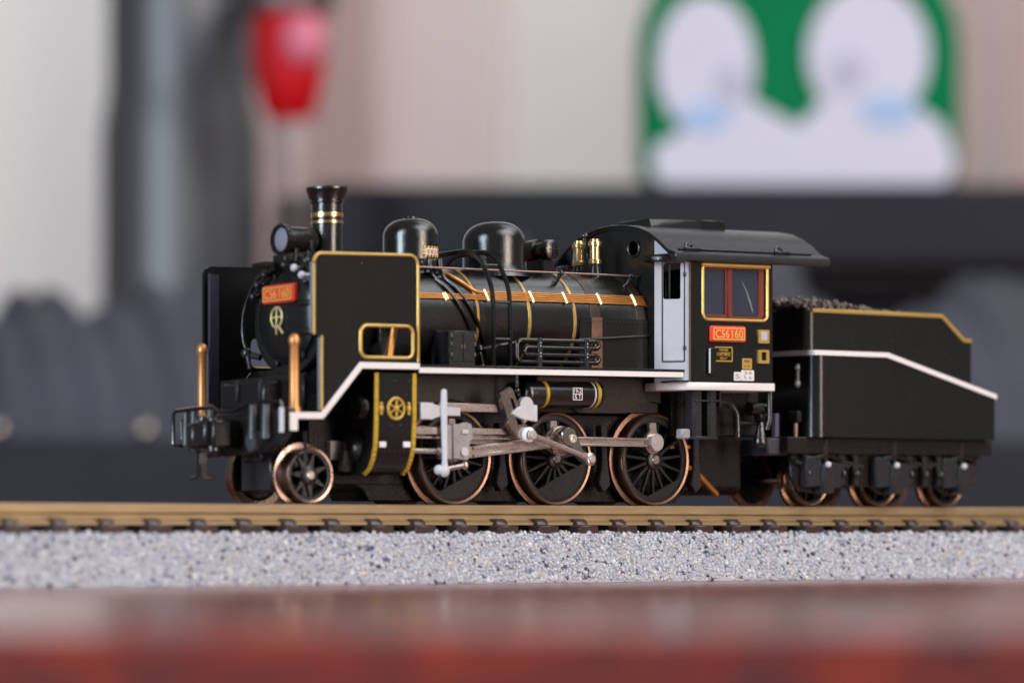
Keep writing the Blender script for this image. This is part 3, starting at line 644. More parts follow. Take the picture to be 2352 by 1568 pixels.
# ---- driving wheels
def tyre_mesh(rt, rf, th, ri):
    return MB().lathe([(ri, 0.05), (rt - 0.05, 0.0), (rt, 0.06), (rt + .04, th - 0.5), (rf - .06, th - 0.42), (rf, th - 0.25), (rf - 0.05, th), (ri, th), (ri, 0.05)], 'y', (0, 0, 0), 72).mesh('tyre')
def wheel_parts(n_sp, rt, rf, th, ri, cw, hubr):
    d = {}; rw = 0.14 * ri
    d['tyre'] = tyre_mesh(rt, rf, th, ri)
    d['rim'] = MB().lathe([(ri - rw, 0.30), (ri - rw + .1, 0.18), (ri - .1, 0.16), (ri, 0.2), (ri, th - .1), (ri - rw, th - .1), (ri - rw, .3)], 'y', (0, 0, 0), 64).mesh('wheel_rim')
    d['hub'] = MB().lathe([(0, -0.02), (hubr * .8, 0.0), (hubr, 0.12), (hubr * 1.1, 0.5), (hubr * 1.1, th)], 'y', (0, 0, 0), 28).mesh('hub')
    d['axle'] = MB().lathe([(0, -0.16), (hubr * .42, -0.15), (hubr * .47, -0.1), (hubr * .5, 0.1)], 'y', (0, 0, 0), 20).mesh('axle_end')
    wd = 0.20 if rt > 4 else 0.34
    if rt < 4: d['web'] = MB().lathe([(0, th - .5), (ri, th - .5), (ri, th - .1), (0, th - .1)], 'y', (0, 0, 0), 40).mesh('wheel_web')
    sp = MB(); q = [(-wd, hubr * .9), (wd, hubr * .9), (0.12, ri - .8 * rw), (-0.12, ri - .8 * rw)]
    sp.plate(q, [], 'y', 0.32, 0.75, bev=0.06); d['spoke'] = sp.mesh('spoke')
    if cw:
        c, ang = cw; n = 20; rc_ = ri - .12; half = math.acos(c / rc_); pts = [(rc_ * math.cos(t), rc_ * math.sin(t)) for t in [-half + 2 * half * i / n for i in range(n + 1)]]
        rot = R(ang); pts = [(x * math.cos(rot) - z * math.sin(rot), x * math.sin(rot) + z * math.cos(rot)) for x, z in pts]
        d['cw'] = MB().plate(pts, [], 'y', 0.18, 0.9, bev=0.06).mesh('counterweight')
    return d
def place_wheel(d, name, x, y, z, parent, nsp, phase, rz=0, mats=('tread', 'spoke')):
    o = link(name, d['tyre'], mats[0], parent); o.location = (x, y, z); o.rotation_euler = (0, 0, rz)
    def sub(nm, me, m, ang=0):
        c = link(nm, me, m); c.parent = o; c.rotation_euler = (0, ang, 0)
    sub('wheel_rim', d['rim'], mats[1]); sub('hub', d['hub'], mats[1]); sub('axle_end', d['axle'], 'steel')
    for k in range(nsp): sub('spoke', d['spoke'], mats[1], phase + 2 * PI * k / nsp)
    if 'web' in d: sub('wheel_web', d['web'], mats[1])
    if 'cw' in d: sub('counterweight', d['cw'], mats[1])
    return o
DX = (-12.95, 0.0, 13.12)
for i, x in enumerate(DX):
    d = wheel_parts(15, 4.55, 5.08, 1.7, 4.28, ((2.3, 1.85, 3.05)[i], -66), 0.95)
    for s in (-1, 1):
        place_wheel(d, 'driving_wheel', x, s * 5.25, 4.6, loco, 15, 0.1 + i * 0.05, 0 if s < 0 else PI, ('tyre', 'spoke'))
    MB().tube([(x, -5, 4.6), (x, 5, 4.6)], 0.6, 12).build('axle', 'dnickel', loco)
# ---- leading truck
d = wheel_parts(7, 2.62, 3.12, 2.0, 2.38, None, 0.9)
TR = Matrix.Translation((-30.0, 0.35, 2.72)) @ Matrix.Rotation(R(-2.5), 4, 'Z')
for s in (-1, 1):
    p = TR @ Vector((0, s * 5.25, 0)); place_wheel(d, 'leading_wheel', p.x, p.y, p.z, loco, 7, 0.3, R(-2.5) + (0 if s < 0 else PI), ('chrome', 'spoke'))
tk = MB().box(-2.6, 2.6, -2.5, 2.5, -1.5, 2.6, bev=0.15, mtx=TR).box(-3.0, 6.5, -1.6, 1.6, 1.2, 2.6, bev=0.15, mtx=TR)
tk.tube([TR @ Vector((0, -5, 0)), TR @ Vector((0, 5, 0))], 0.5, 10)
tr_ = tk.build('leading_truck', 'grey', loco)
MB().tube([(-31.3, -5.45, 6.8), (-31.3, -5.5, 3.0)], 0.16, 8).tube([(-31.3, -5.5, 3.1), (-31.9, -5.6, 3.0)], 0.16, 8).build('guard_iron', 'grey', loco)
MB().box(-26.9, -25.6, -3.7, -2.9, 4.2, 6.0, bev=0.05).build('side_block', 'clear', loco)
# ---- rods and valve gear (near and far side)
def side_gear(s):
    def Y(a): return s * a
    def B(mb, *a, **k):
        x0, x1, ya, yb, z0, z1 = a; y0, y1 = sorted((s * ya, s * yb)); mb.box(x0, x1, y0, y1, z0, z1, **k); return mb
    def PL(mb, pts, ya, yb, holes=(), bev=0.05): y0, y1 = sorted((s * ya, s * yb)); mb.plate(pts, list(holes), 'y', y0, y1, bev=0 if holes else bev); return mb
    pins = [(x - 1.25, 6.28) for x in DX]
    # coupling rod
    m_ = MB(); B(m_, pins[0][0], pins[2][0], 5.85, 6.22, 5.88, 6.68, bev=0.05)
    m_.bm.verts.ensure_lookup_table()
    B(m_, pins[0][0] + .5, pins[1][0] - 1, 6.2, 6.46, 6.50, 6.72, bev=0.04); B(m_, pins[0][0] + .5, pins[1][0] - 1, 6.2, 6.46, 5.84, 6.06, bev=0.04)
    B(m_, pins[1][0] + 1, pins[2][0] - .6, 6.2, 6.46, 6.50, 6.72, bev=0.04); B(m_, pins[1][0] + 1, pins[2][0] - .6, 6.2, 6.46, 5.84, 6.06, bev=0.04)
    for i, (x, z) in enumerate(pins):
        m_.lathe([(0, s * 5.8), (1.05, s * 5.8), (1.12, s * 5.9), (1.12, s * 6.3), (1.05, s * 6.38), (0, s * 6.38)], 'y', (x, 0, z), 28)
        PL(m_, [(x - .55, z + .8), (x + .55, z + .8), (x + .45, z + 1.35), (x + .42, z + 1.9), (x + .3, z + 2.0), (x - .3, z + 2.0), (x - .42, z + 1.9), (x - .45, z + 1.35)], 5.9, 6.3)
    cr = m_.build('coupling_rod', 'steel', loco)
    for i, (x, z) in enumerate(pins):
        if i != 1: MB().lathe([(0.88, s * 6.3), (0.88, s * 6.85), (0.82, s * 6.92), (0, s * 6.93)], 'y', (x, 0, z), 32).build('crank_pin', 'nickel', cr)
    # main rod
    a = Vector((-13.4, 0, 4.95)); b = Vector((pins[1][0], 0, 6.28)); t = (b - a).normalized(); ang = math.atan2(t.z, t.x)
    mt = Matrix.Translation((a.x, 0, a.z)) @ Matrix.Rotation(-ang, 4, 'Y'); ln = (b - a).length
    m_ = MB(); y0, y1 = sorted((s * 6.95, s * 7.35)); ya, yb = sorted((s * 7.3, s * 7.55))
    m_.plate([(-0.4, -.55), (ln, -.62), (ln, .62), (-0.4, .55)], [], 'y', y0, y1, bev=0.05, mtx=mt)
    m_.plate([(0.9, .22), (ln - 1.6, .24), (ln - 1.6, .56), (0.9, .52)], [], 'y', ya, yb, bev=0.04, mtx=mt)
    m_.plate([(0.9, -.52), (ln - 1.6, -.56), (ln - 1.6, -.24), (0.9, -.22)], [], 'y', ya, yb, bev=0.04, mtx=mt)
    m_.lathe([(0, s * 6.9), (1.4, s * 6.9), (1.45, s * 7.0), (1.45, s * 7.4), (1.35, s * 7.5), (0, s * 7.5)], 'y', (b.x, 0, b.z), 28)
    PL(m_, [(b.x - .1, b.z + 1.2), (b.x + 1.4, b.z + .9), (b.x + 1.6, b.z - .9), (b.x + .9, b.z - 1.2), (b.x - 1.1, b.z - 1.2)], 6.95, 7.45)
    mr = m_.build('main_rod', 'steel', loco)
    MB().lathe([(0.32, s * 7.3), (0.3, s * 7.52), (0, s * 7.53)], 'y', (-13.1, 0, 4.98), 16).build('rod_pin', 'copper', mr)
    # return crank with big nut
    m_ = MB(); PL(m_, [(-2.35, 7.1), (-1.5, 7.65), (-0.75, 7.45), (0.35, 5.5), (1.5, 4.6), (1.2, 4.0), (0.5, 4.3), (-0.95, 5.45), (-2.2, 6.2)], 7.9, 8.8, bev=0.12)
    m_.tube([(-1.25, s * 7.3, 6.4), (-1.25, s * 8.0, 6.4)], 0.8, 20)
    rc = m_.build('return_crank', 'dnickel', loco)
    MB().lathe([(0.45, s * 8.7), (0.42, s * 8.98), (0.25, s * 9.0), (0.22, s * 8.9), (0, s * 8.9)], 'y', (-1.0, 0, 6.45), 20).build('crank_nut', 'nickel', rc)
    # eccentric rod
    m_ = MB(); e0 = (-6.55, s * 9.0, 6.75); e1 = (1.05, s * 9.0, 4.5)
    m_.tube([e0, (-5.2, s * 9.0, 6.35), (-0.6, s * 9.0, 5.05), e1], [0.34, 0.30, 0.26, 0.34], 10)
    m_.lathe([(0, s * 8.75), (0.62, s * 8.78), (0.64, s * 9.15), (0.5, s * 9.25), (0, s * 9.25)], 'y', (1.05, 0, 4.5), 22)
    er = m_.build('eccentric_rod', 'steel', loco)
    MB().lathe([(0.40, s * 9.2), (0.36, s * 9.42), (0, s * 9.44)], 'y', (1.05, 0, 4.5), 18).build('rod_pin', 'nickel', er)
    MB().lathe([(0.42, s * 9.0), (0.4, s * 9.45), (0, s * 9.47)], 'y', (-6.55, 0, 6.75), 18).build('rod_pin', 'nickel', er)
    MB().lathe([(0.42, s * 8.55), (0.72, s * 8.5), (0.74, s * 8.85), (0.42, s * 8.9)], 'y', (-6.6, 0, 6.78), 24).build('white_collar', 'white', er)
    # expansion link
    m_ = MB(); PL(m_, [(-10.0, 10.75), (-8.75, 11.35), (-8.35, 11.1), (-6.95, 8.0), (-6.25, 7.4), (-6.15, 6.45), (-7.3, 6.3), (-8.2, 6.9), (-8.75, 7.6)], 7.75, 8.45, holes=[[(-8.75, 10.35), (-8.35, 10.2), (-7.1, 7.75), (-7.75, 7.7)]])
    m_.build('expansion_link', 'dnickel', loco)
    m_ = MB(); PL(m_, [(-8.5, 8.75), (-8.1, 9.2), (-7.4, 9.55), (-5.9, 9.62), (-5.9, 8.1), (-7.2, 8.2), (-8.1, 8.5)], 8.3, 8.75); B(m_, -5.95, -5.55, 8.2, 8.85, 8.05, 9.65); m_.lathe([(0, s * 7.6), (0.85, s * 7.6), (0.85, s * 8.1), (0, s * 8.1)], 'y', (-6.3, 0, 9.6), 24)
    m_.build('link_bracket', 'plas', loco)
    # valve spindle, radius rod, combination lever, crosshead
    m_ = MB(); B(m_, -19.6, -18.05, 7.3, 8.3, 8.05, 9.65, bev=0.08); PL(m_, [(-18.1, 8.1), (-16.9, 8.45), (-14.7, 8.45), (-14.7, 9.25), (-16.9, 9.3), (-18.1, 9.55)], 7.5, 8.2); m_.build('valve_guide', 'plas', loco)
    m_ = MB(); B(m_, -17, -9.0, 7.2, 7.55, 8.88, 9.70, bev=0.06); m_.build('radius_rod', 'steel', loco)
    m_ = MB(); m_.tube([(-16.9, s * 8.35, 10.7), (-16.9, s * 8.35, 9.5), (-16.8, s * 8.35, 4.2), (-16.8, s * 8.35, 3.0)], [0.30, 0.34, 0.27, 0.42], 10); m_.ball((-16.8, s * 8.35, 3.2), 0.55, 12, (0.9, 0.8, 1.1)).ball((-17.2, s * 8.0, 3.3), 0.5, 12); m_.ball((-16.9, s * 8.35, 10.7), 0.3, 10); m_.build('combination_lever', 'plas', loco)
    m_ = MB(); m_.tube([(-16.8, s * 8.3, 3.35), (-14.2, s * 8.2, 3.75)], 0.24, 10).ball((-14.2, s * 8.2, 3.75), 0.4, 12); m_.build('union_link', 'steel', loco)
    m_ = MB(); PL(m_, [(-15.6, 4.35), (-13.75, 4.2), (-13.45, 4.8), (-13.5, 6.0), (-13.1, 6.3), (-13.25, 7.7), (-14.0, 7.9), (-14.7, 7.65), (-15.6, 7.7)], 7.5, 8.2, bev=0.1); B(m_, -16.4, -15.5, 6.6, 8.0, 4.3, 7.6, bev=0.1)
    ch = m_.build('crosshead', 'clear', loco)
    MB().lathe([(0.45, s * 8.1), (0.42, s * 8.4), (0, s * 8.42)], 'y', (-14.3, 0, 5.05), 18).build('crosshead_pin', 'plas', ch)
    m_ = MB(); B(m_, -14.6, -13.8, 8.15, 8.35, 6.75, 7.15, bev=0.05); m_.build('crosshead_key', 'plas', ch)
    m_ = MB(); B(m_, -20, -5.5, 7.0, 7.4, 6.75, 7.35, bev=0.05); B(m_, -20, -5.5, 7.05, 7.3, 6.3, 6.5, bev=0.03); B(m_, -20, -16.8, 6.9, 7.8, 6.65, 7.4, bev=0.06); m_.build('slide_bar', 'steel', loco)
    m_ = MB(); m_.tube([(-20.2, s * 7.2, 5.1), (-15.6, s * 7.2, 5.1)], 0.28, 12).tube([(-20.2, s * 7.2, 7.05), (-18.4, s * 7.2, 7.05)], 0.5, 12).tube([(-17.0, s * 7.2, 5.1), (-16.2, s * 7.2, 5.1)], 0.4, 12); m_.build('piston_rod', 'steel', loco)
side_gear(-1); side_gear(1)
# ---- air reservoir
SH = 0.0095
pr = [(0, -5.85)] + [(1.3 * math.sin(R(a)), -5.15 - 0.65 * math.cos(R(a))) for a in (20, 40, 60, 80)] + [(1.3, -5.0), (1.3, 4.0)] + [(1.3 * math.sin(R(a)), 4.1 - 0.65 * math.cos(R(a))) for a in (100, 120, 140, 160)] + [(0, 4.75)]
tank = MB().lathe(pr, 'x', (0, -6.35, 10.72), 40).build('air_reservoir', 'satin', loco)
for x in (-3.15, 3.55):
    MB().lathe([(1.30, x - .2), (1.40, x - .17), (1.40, x + .17), (1.30, x + .2)], 'x', (0, -6.35, 10.72), 40).build('gold_strap', 'ochre', tank)
MB().lathe([(1.30, 2.95), (1.36, 2.98), (1.36, 3.1), (1.30, 3.13)], 'x', (0, -6.35, 10.72), 40).build('strap', 'plas', tank)
text('lettering', '19-2', (0.62, -7.70, 11.03), 1.0, 0.42, 'wprint', tank, SIDE, 0.015, 0.01)
for i_, c_ in enumerate('ST'): text('character', c_, (0.38 + .5 * i_, -7.68, 10.45), 0.3, 0.40, 'wprint', tank, SIDE, 0.015, 0.01)
MB().plate(rrect(0.0, 1.25, 10.12, 11.34, 0.08), [rrect(0.07, 1.18, 10.19, 10.70, 0.05), rrect(0.07, 1.18, 10.77, 11.27, 0.05)], 'y', -7.69, -7.655).build('border', 'wprint', tank)
MB().tube([(-6.6, -7.0, 12.5), (-6.6, -7.0, 11.3), (-6.4, -7.0, 10.6), (-5.6, -6.6, 10.2)], 0.17, 8).ball((-6.6, -7.0, 11.0), 0.34, 10).build('drain_pipe', 'satin', loco)
MB().box(-4, 4, -7.0, -5.5, 11.9, 12.5, bev=0.1).build('tank_hanger', 'frame', loco)
tank2 = MB().lathe(pr, 'x', (0, 6.35, 10.72), 32).build('air_reservoir', 'satin', loco)
# ================================================================== CAB
cab = MB()
win = rrect(16.15, 25.05, 18.3, 23.65, 0.5, rs=(0.15, 0.15, 0.7, 0.7))
for s in (-1, 1):
    y0, y1 = sorted((s * 8.6, s * 8.9)); cab.plate([(14.4, 11.9), (25.8, 11.9), (25.8, 24.6), (14.4, 24.6)], [win], 'y', y0, y1)
half = [(0, 28.0), (2, 27.88), (4, 27.5), (5.5, 26.95), (7, 26.1), (8.2, 25.1), (8.9, 24.55)]
arch = [(-y, z - .3) for y, z in half[::-1]][1:] + [(y, z - .3) for y, z in half[1:]][:-1]
arch6 = [p for p in arch if abs(p[0]) < 6.15]
ports = [circ(-3.1, 25.55, 0.72, 20), circ(3.1, 25.55, 0.72, 20)]
e6 = 26.35
cab.plate([(-6.1, 12.0), (6.1, 12.0), (6.1, e6)] + [p for p in arch6[::-1]] + [(-6.1, e6)], ports, 'x', 12.2, 12.45)
cabo = cab.build('cab', 'panel', loco)
for y in (-3.1, 3.1):
    MB().tube([(12.15, y + .82 * math.cos(2 * PI * i / 24), 25.55 + .82 * math.sin(2 * PI * i / 24)) for i in range(24)], 0.14, 8, closed=True).build('porthole_rim', 'satin', cabo)
# floor edge (white), angled in front
fl = [(12.3, 6.2), (12.3, -6.2), (14.35, -9.05), (26.0, -9.05), (26.0, 9.05), (14.35, 9.05)]
MB().plate(fl, [], 'z', 11.25, 12.02, bev=0.06).build('cab_floor_edge', 'white', cabo)
MB().box(12.6, 25.9, -8.85, 8.85, 12.03, 12.2, bev=0).build('cab_floor', 'black', cabo)
for y0 in (-8.6, 3.2): MB().box(25.4, 25.7, y0, y0 + 5.4, 12.2, 24.5, bev=0.05).build('cab_rear_wall', 'panel', cabo)
MB().box(12.5, 15.5, -4.5, 4.5, 12.2, 23.5, bev=0.3).build('boiler_backhead', 'black', cabo)
# roof
prf = half[:-1] + [(8.9, 24.62), (9.55, 24.45), (9.62, 24.85), (9.2, 25.0)]
top = [(y, z + .05) for y, z in [(0, 28.05), (2, 27.93), (4, 27.55), (5.5, 27.0), (7, 26.15), (8.2, 25.25), (8.7, 25.02), (9.2, 24.92), (9.5, 24.75), (9.62, 24.45)]]
bot = [(9.55, 24.1), (9.3, 23.98), (9.0, 24.05), (8.8, 24.42), (8.1, 25.0), (7, 25.85), (5.5, 26.7), (4, 27.2), (2, 27.58), (0, 27.7)]
ring = top + bot; ring += [(-y, z) for y, z in ring[::-1][1:-1]]
ringR = [(-y, z) for y, z in top[::-1]][:-1] + top + bot + [(-y, z) for y, z in bot[::-1]][1:]
roof = MB().plate(ringR, [], 'x', 11.9, 33.3).build('cab_roof', mat('roof_grey_black', (0.020, 0.020, 0.023), 0.33, bump=0.2, bscale=6), cabo)
MB().tube([(11.88, y, z - .14) for y, z in [(-y, z) for y, z in top[::-1]][:-1] + top], 0.17, 8).build('roof_front_rim', 'black', cabo)
MB().tube([(13.2, -8.55, 25.25), (31.6, -8.55, 25.25)], 0.1, 8).build('rain_gutter', 'black', cabo)
for x in (14.6, 27.0):
    MB().tube([(x - .5, -8.6, 25.35), (x - .35, -8.45, 25.8), (x + .3, -8.5, 25.7), (x + .35, -8.7, 25.25)], 0.13, 8).ball((x + .25, -8.6, 25.75), 0.2, 8).box(x - .8, x + 1.4, -8.85, -8.55, 25.1, 25.4, bev=0.06).build('roof_hook', 'satin', cabo)
MB().plate([(-2.6, 27.7), (-2.3, 28.75), (2.3, 28.75), (2.6, 27.7)], [], 'x', 14.9, 22.0, bev=0.1).build('roof_vent', 'panel', cabo)
MB().box(21.6, 25.6, -2.3, 2.3, 27.7, 28.85, bev=0.1).build('roof_hatch', 'panel', cabo)
MB().tube([(10.6, 2.6, 26.3), (10.6, 2.6, 27.0)], 0.25, 10).ball((10.6, 2.6, 27.2), 0.36, 10).build('whistle', 'satin', loco)
# angled white front panel with door (near and far)
for s in (-1, 1):
    a = Vector((12.2, s * 6.1, 0)); b = Vector((14.4, s * 8.9, 0)); t = (b - a).normalized(); nrm = Vector((-abs(t.y), s * abs(t.x), 0))
    mt = Matrix(((t.x, nrm.x, 0, a.x), (t.y, nrm.y, 0, a.y), (0, 0, 1, 0), (0, 0, 0, 1))); ln = (b - a).length
    dw = rrect(0.85, 2.62, 20.3, 23.9, 0.2, rs=(0.05, 0.3, 0.25, 0.2))
    pan = MB().plate([(0, 12.03), (ln, 12.03), (ln, 24.5), (ln * .72, 25.2), (ln * .4, 26.0), (0, 26.6)], [dw], 'y', -0.2, 0.0, mtx=mt).build('cab_front_panel', 'silver', cabo)
    MB().plate(rrect(0.72, 3.1, 14.0, 23.98, 0.15), [rrect(0.86, 2.96, 14.14, 23.9, 0.1)], 'y', 0.0, 0.015, mtx=mt).build('door_seam', 'kprint', pan)
    MB().plate(rrect(0.88, 2.94, 14.18, 20.25, 0.1), [], 'y', 0.0, 0.09, mtx=mt, bev=0.03).build('door', 'silver', pan)
    MB().box(2.92, 3.16, 0.0, 0.2, 22.5, 23.0, mtx=mt).box(2.92, 3.16, 0.0, 0.2, 15.2, 15.7, mtx=mt).build('door_hinge', 'grey', pan)
    MB().plate([(1.35, 20.4), (1.5, 20.4), (1.5, 23.8), (1.35, 23.8)], [], 'y', -0.5, -0.3, mtx=mt).build('window_bar', 'black', pan)
    v_ = MB(); v_.lathe([(0.0, -0.05), (0.9, -0.05), (1.0, 0.1), (1.02, 0.4), (0.9, 0.6), (0, 0.85)], 'z', (0, 0, 0), 28, mtx=mt @ Matrix.Translation((1.15, 0.1, 24.05)) @ Matrix.Diagonal((2.25, 1.7, 1.0, 1)))
    v_.build('window_visor', 'satin', cabo)
MB().tube([(14.38, -8.93, 12.1), (14.38, -8.93, 24.4)], 0.10, 6).build('corner_bead', 'brownpatch', cabo)
# side window
for s in (-1, 1):
    y = s * 8.92
    wfr = MB().plate(rrect(16.1, 25.1, 18.25, 23.7, 0.4), [rrect(16.55, 19.45, 18.85, 23.35, 0.12), rrect(20.45, 24.1, 18.75, 23.4, 0.12)], 'y', min(s * 8.35, s * 8.62), max(s * 8.35, s * 8.62)).build('window_frame', 'maroon', cabo)
    MB().box(19.7, 20.12, min(s * 8.5, s * 8.75), max(s * 8.5, s * 8.75), 18.6, 23.5, bev=0.15).build('mullion', 'maroon', wfr)
    for x0, x1 in ((16.55, 19.45), (20.45, 24.1)):
        MB().box(x0, x1, min(s * 8.42, s * 8.5), max(s * 8.42, s * 8.5), 18.8, 23.4, bev=0.0).build('window_pane', 'glass', wfr)
    if s < 0: MB().tube([(21.9, -8.515, 22.2), (22.5, -8.515, 21.3), (23.0, -8.515, 20.2), (23.4, -8.515, 19.2)], [0.03, 0.06, 0.07, 0.05], 6).build('pane_reflection', 'clear', wfr)  # pale streak laid on the pane in place of a reflection
    MB().tube([(x, y, z) for x, z in win], 0.16, 8, closed=True).build('window_trim', 'gold', cabo)
    MB().box(15.85, 25.3, min(s * 8.9, s * 9.2), max(s * 8.9, s * 9.2), 23.6, 23.92, bev=0.06).build('window_eyebrow', 'gold', cabo)
Y0 = -8.90
pl = MB().plate(rrect(16.95, 21.85, 16.1, 17.68, 0.22), [], 'y', Y0 - 0.38, Y0 + .05, bev=0.15).build('number_plate', 'red', loco, label='red cab side number plate with gold lettering below the window')
text('lettering', 'C56', (18.45, Y0 - .40, 16.88), 1.85, 0.86, 'goldtext', pl, SIDE, 0.05, 0.012); text('lettering', '160', (20.5, Y0 - .40, 16.88), 1.55, 0.86, 'goldtext', pl, SIDE, 0.05, 0.012)
MB().plate(rrect(17.25, 21.55, 16.28, 17.5, 0.1), [rrect(17.37, 21.43, 16.39, 17.39, 0.08)], 'y', Y0 - .42, Y0 - .37).build('border', 'goldtext', pl)
bp = MB().plate(rrect(17.78, 20.22, 14.12, 15.62, 0.12), [rrect(17.90, 20.10, 14.24, 15.50, 0.06)], 'y', Y0 - .04, Y0 + .02).build('builder_plate', 'print', cabo)
text('lettering', '日本国有鉄道', (19.0, Y0 - .02, 15.30), 1.2, 0.24, 'print', bp, SIDE, 0.015, 0.02)
text('lettering', '川崎車輛', (19.0, Y0 - .02, 14.88), 1.95, 0.42, 'print', bp, SIDE, 0.015, 0.02)
text('lettering', '昭和14年', (19.0, Y0 - .02, 14.44), 1.0, 0.32, 'print', bp, SIDE, 0.015, 0.02)
gp = MB().plate(rrect(21.55, 22.88, 13.42, 14.50, 0.1), [], 'y', Y0 - .04, Y0 + .02).build('gold_label', 'print', cabo)
text('lettering', '検査', (22.2, Y0 - .05, 14.22), 0.8, 0.28, 'kprint', gp, SIDE, 0.01)
text('lettering', '4-10', (22.2, Y0 - .05, 13.72), 0.9, 0.24, 'kprint', gp, SIDE, 0.01)
for x0, x1, z1, tx in ((20.42, 21.38, 13.12, ['S']), (21.42, 23.18, 13.32, ['34', '5 6'])):
    wp = MB().plate(rrect(x0, x1, 12.25, z1, 0.1), [], 'y', Y0 - .04, Y0 + .02).build('white_label', 'wprint', cabo)
    for i, b_ in enumerate(tx):
        text('lettering', b_, ((x0 + x1) / 2, Y0 - .05, z1 - 0.28 - .46 * i if len(tx) > 1 else 12.68), (x1 - x0) * .62, 0.33 if len(tx) > 1 else 0.5, mat('grey_print', (0.22, 0.22, 0.25), 0.5), wp, SIDE, 0.01)
for z0, z1, fill in ((16.05, 17.40, True), (14.02, 15.38, False)):
    sp_ = MB().plate(rrect(23.6, 25.1, z0, z1, 0.1), [rrect(24.02, 24.7, z0 + .3, z1 - .22, 0.05)], 'y', Y0 - .28, Y0 + .02).build('plate_holder', 'gold', cabo)
    if fill:
        ip = MB().box(23.95, 24.78, Y0 - .32, Y0 - .2, z0 + .28, z1 - .2, bev=0.03).build('depot_plate', mat('pale_grey', (0.48, 0.50, 0.55), 0.4), sp_)
MB().box(16.75, 17.75, Y0 - .35, Y0 + .05, 12.85, 15.5, bev=0.1).build('door_handle_box', 'black', cabo)
MB().tube([(16.78, Y0 - .35, 12.95), (16.78, Y0 - .35, 15.4)], 0.09, 8).build('grab_rail', 'plas', cabo)
# ---- under the cab
for s in (-1, 1):
    stp = MB()
    for x in (15.6, 17.6):
        y0, y1 = sorted((s * 7.1, s * 8.3)); stp.box(x - .22, x + .22, y0, y1, 6.5, 11.3, bev=0.06); y0, y1 = sorted((s * 8.1, s * 8.4)); stp.box(x, x + .9, y0, y1, 6.5, 11.3, bev=0.06)
    y0, y1 = sorted((s * 7.1, s * 8.5)); stp.box(15.2, 18.6, y0, y1, 6.35, 6.65, bev=0.05).box(15.5, 19, y0, y1, 10.1, 10.3, bev=0.05)
    stp.build('cab_step', 'grey', loco)
MB().box(14.0, 15.2, -8.2, -7.2, 6.4, 7.4, bev=0.15).build('step_lamp', 'clear', loco)
MB().box(19.1, 19.4, -8.2, -7.6, 9.6, 11.3, bev=0.05).build('pipe_hanger', 'grey', loco)
MB().tube(smooth([(17.5, -7.2, 10.1), (20.4, -7.4, 10.15), (21.4, -7.4, 9.9), (22.1, -7.4, 9.1), (22.25, -7.4, 8.2), (22.3, -7.4, 6.6)], 5), 0.36, 12).build('injector_pipe', 'satin', loco)
MB().tube([(22.6, -7.2, 8.0), (26.3, -7.2, 8.0)], 0.22, 10).tube([(24.0, -7.3, 9.5), (26.4, -7.3, 9.4)], 0.7, 14).tube([(25.0, -7.5, 8.6), (26.4, -7.5, 8.6)], 0.5, 12).tube([(25.3, -7.6, 7.8), (25.3, -7.6, 6.0)], [0.3, 0.75], 14).ball((25.3, -7.6, 6.2), 0.75, 12).tube([(25.3, -7.9, 8.1), (25.3, -8.1, 6.2)], 0.16, 8).build('injector', 'satin', loco)
MB().tube([(26.0, -8.3, 11.3), (26.0, -8.3, 8.4), (25.9, -8.0, 7.4)], 0.28, 10).build('rear_post', 'satin', loco)
MB().box(15, 27, -5.6, 5.6, 6.8, 11.3, bev=0.1).build('rear_frame', 'under', loco)
MB().box(17, 28, -2.4, 2.4, 0.9, 6.8, bev=0.6).build('ash_pan', 'frame', loco)
MB().box(15.6, 19.6, -4.4, -4.2, 5.5, 5.85, bev=0.03).tube([(17.5, -4.3, 3.7), (19.0, -4.3, 3.5), (23.0, -3.6, 0.9)], 0.3, 8).ball((17.3, -4.4, 4.0), 0.3, 10).ball((19.4, -4.3, 4.1), 0.32, 10).build('copper_contact', 'copper', loco)
SH = 0.0
# ================================================================== TENDER
ten = thing('tender', (45, 0, 0), 'black coal tender with sloping sides, white stripe and gold edge behind the cab', 'tender')
def bevel_front(mb, xf, r):
    ed = [e for e in mb.bm.edges if abs(e.verts[0].co.x - xf) < 1e-4 and abs(e.verts[1].co.x - xf) < 1e-4 and abs(e.verts[0].co.y - e.verts[1].co.y) < 1e-4 and abs(e.verts[0].co.z - e.verts[1].co.z) > 1]
    bmesh.ops.bevel(mb.bm, geom=ed, offset=r, offset_type='OFFSET', segments=6, affect='EDGES', profile=0.5)
mb = MB(); mb.plate([(31.9, 7.1), (58.5, 7.1), (58.5, 11.6), (42.3, 15.55), (31.9, 15.55)], [], 'y', -8.8, 8.8); bevel_front(mb, 31.9, 1.3)
wt = mb.build('water_tank', 'panel', ten)
mb = MB(); mb.plate([(31.75, 15.45), (42.25, 15.45), (58.75, 11.42), (58.75, 11.92), (42.35, 15.95), (31.75, 15.95)], [], 'y', -8.93, 8.93); bevel_front(mb, 31.75, 1.4)
mb.build('white_stripe', 'white', wt)
mb = MB(); mb.plate([(32.9, 14.0), (57.2, 11.0), (57.2, 17.6), (56.1, 17.6), (52.7, 20.1), (32.9, 20.1)], [], 'y', -6.6, 6.6); bevel_front(mb, 32.9, 1.0)
bk = mb.build('coal_bunker', 'panel', ten)
edge = [(33.4, 20.05), (52.7, 20.05), (56.1, 17.6), (57.2, 17.6)]
for s in (-1, 1):
    mb = MB(); y0, y1 = sorted((s * 6.45, s * 6.72)); mb.plate([(33.6, 19.95), (52.65, 19.95), (56.05, 17.45), (57.25, 17.45), (57.25, 17.85), (56.2, 17.85), (52.8, 20.35), (33.6, 20.35)], [], 'y', y0, y1, bev=0.05)
    mb.build('gold_edge', 'gold', bk)
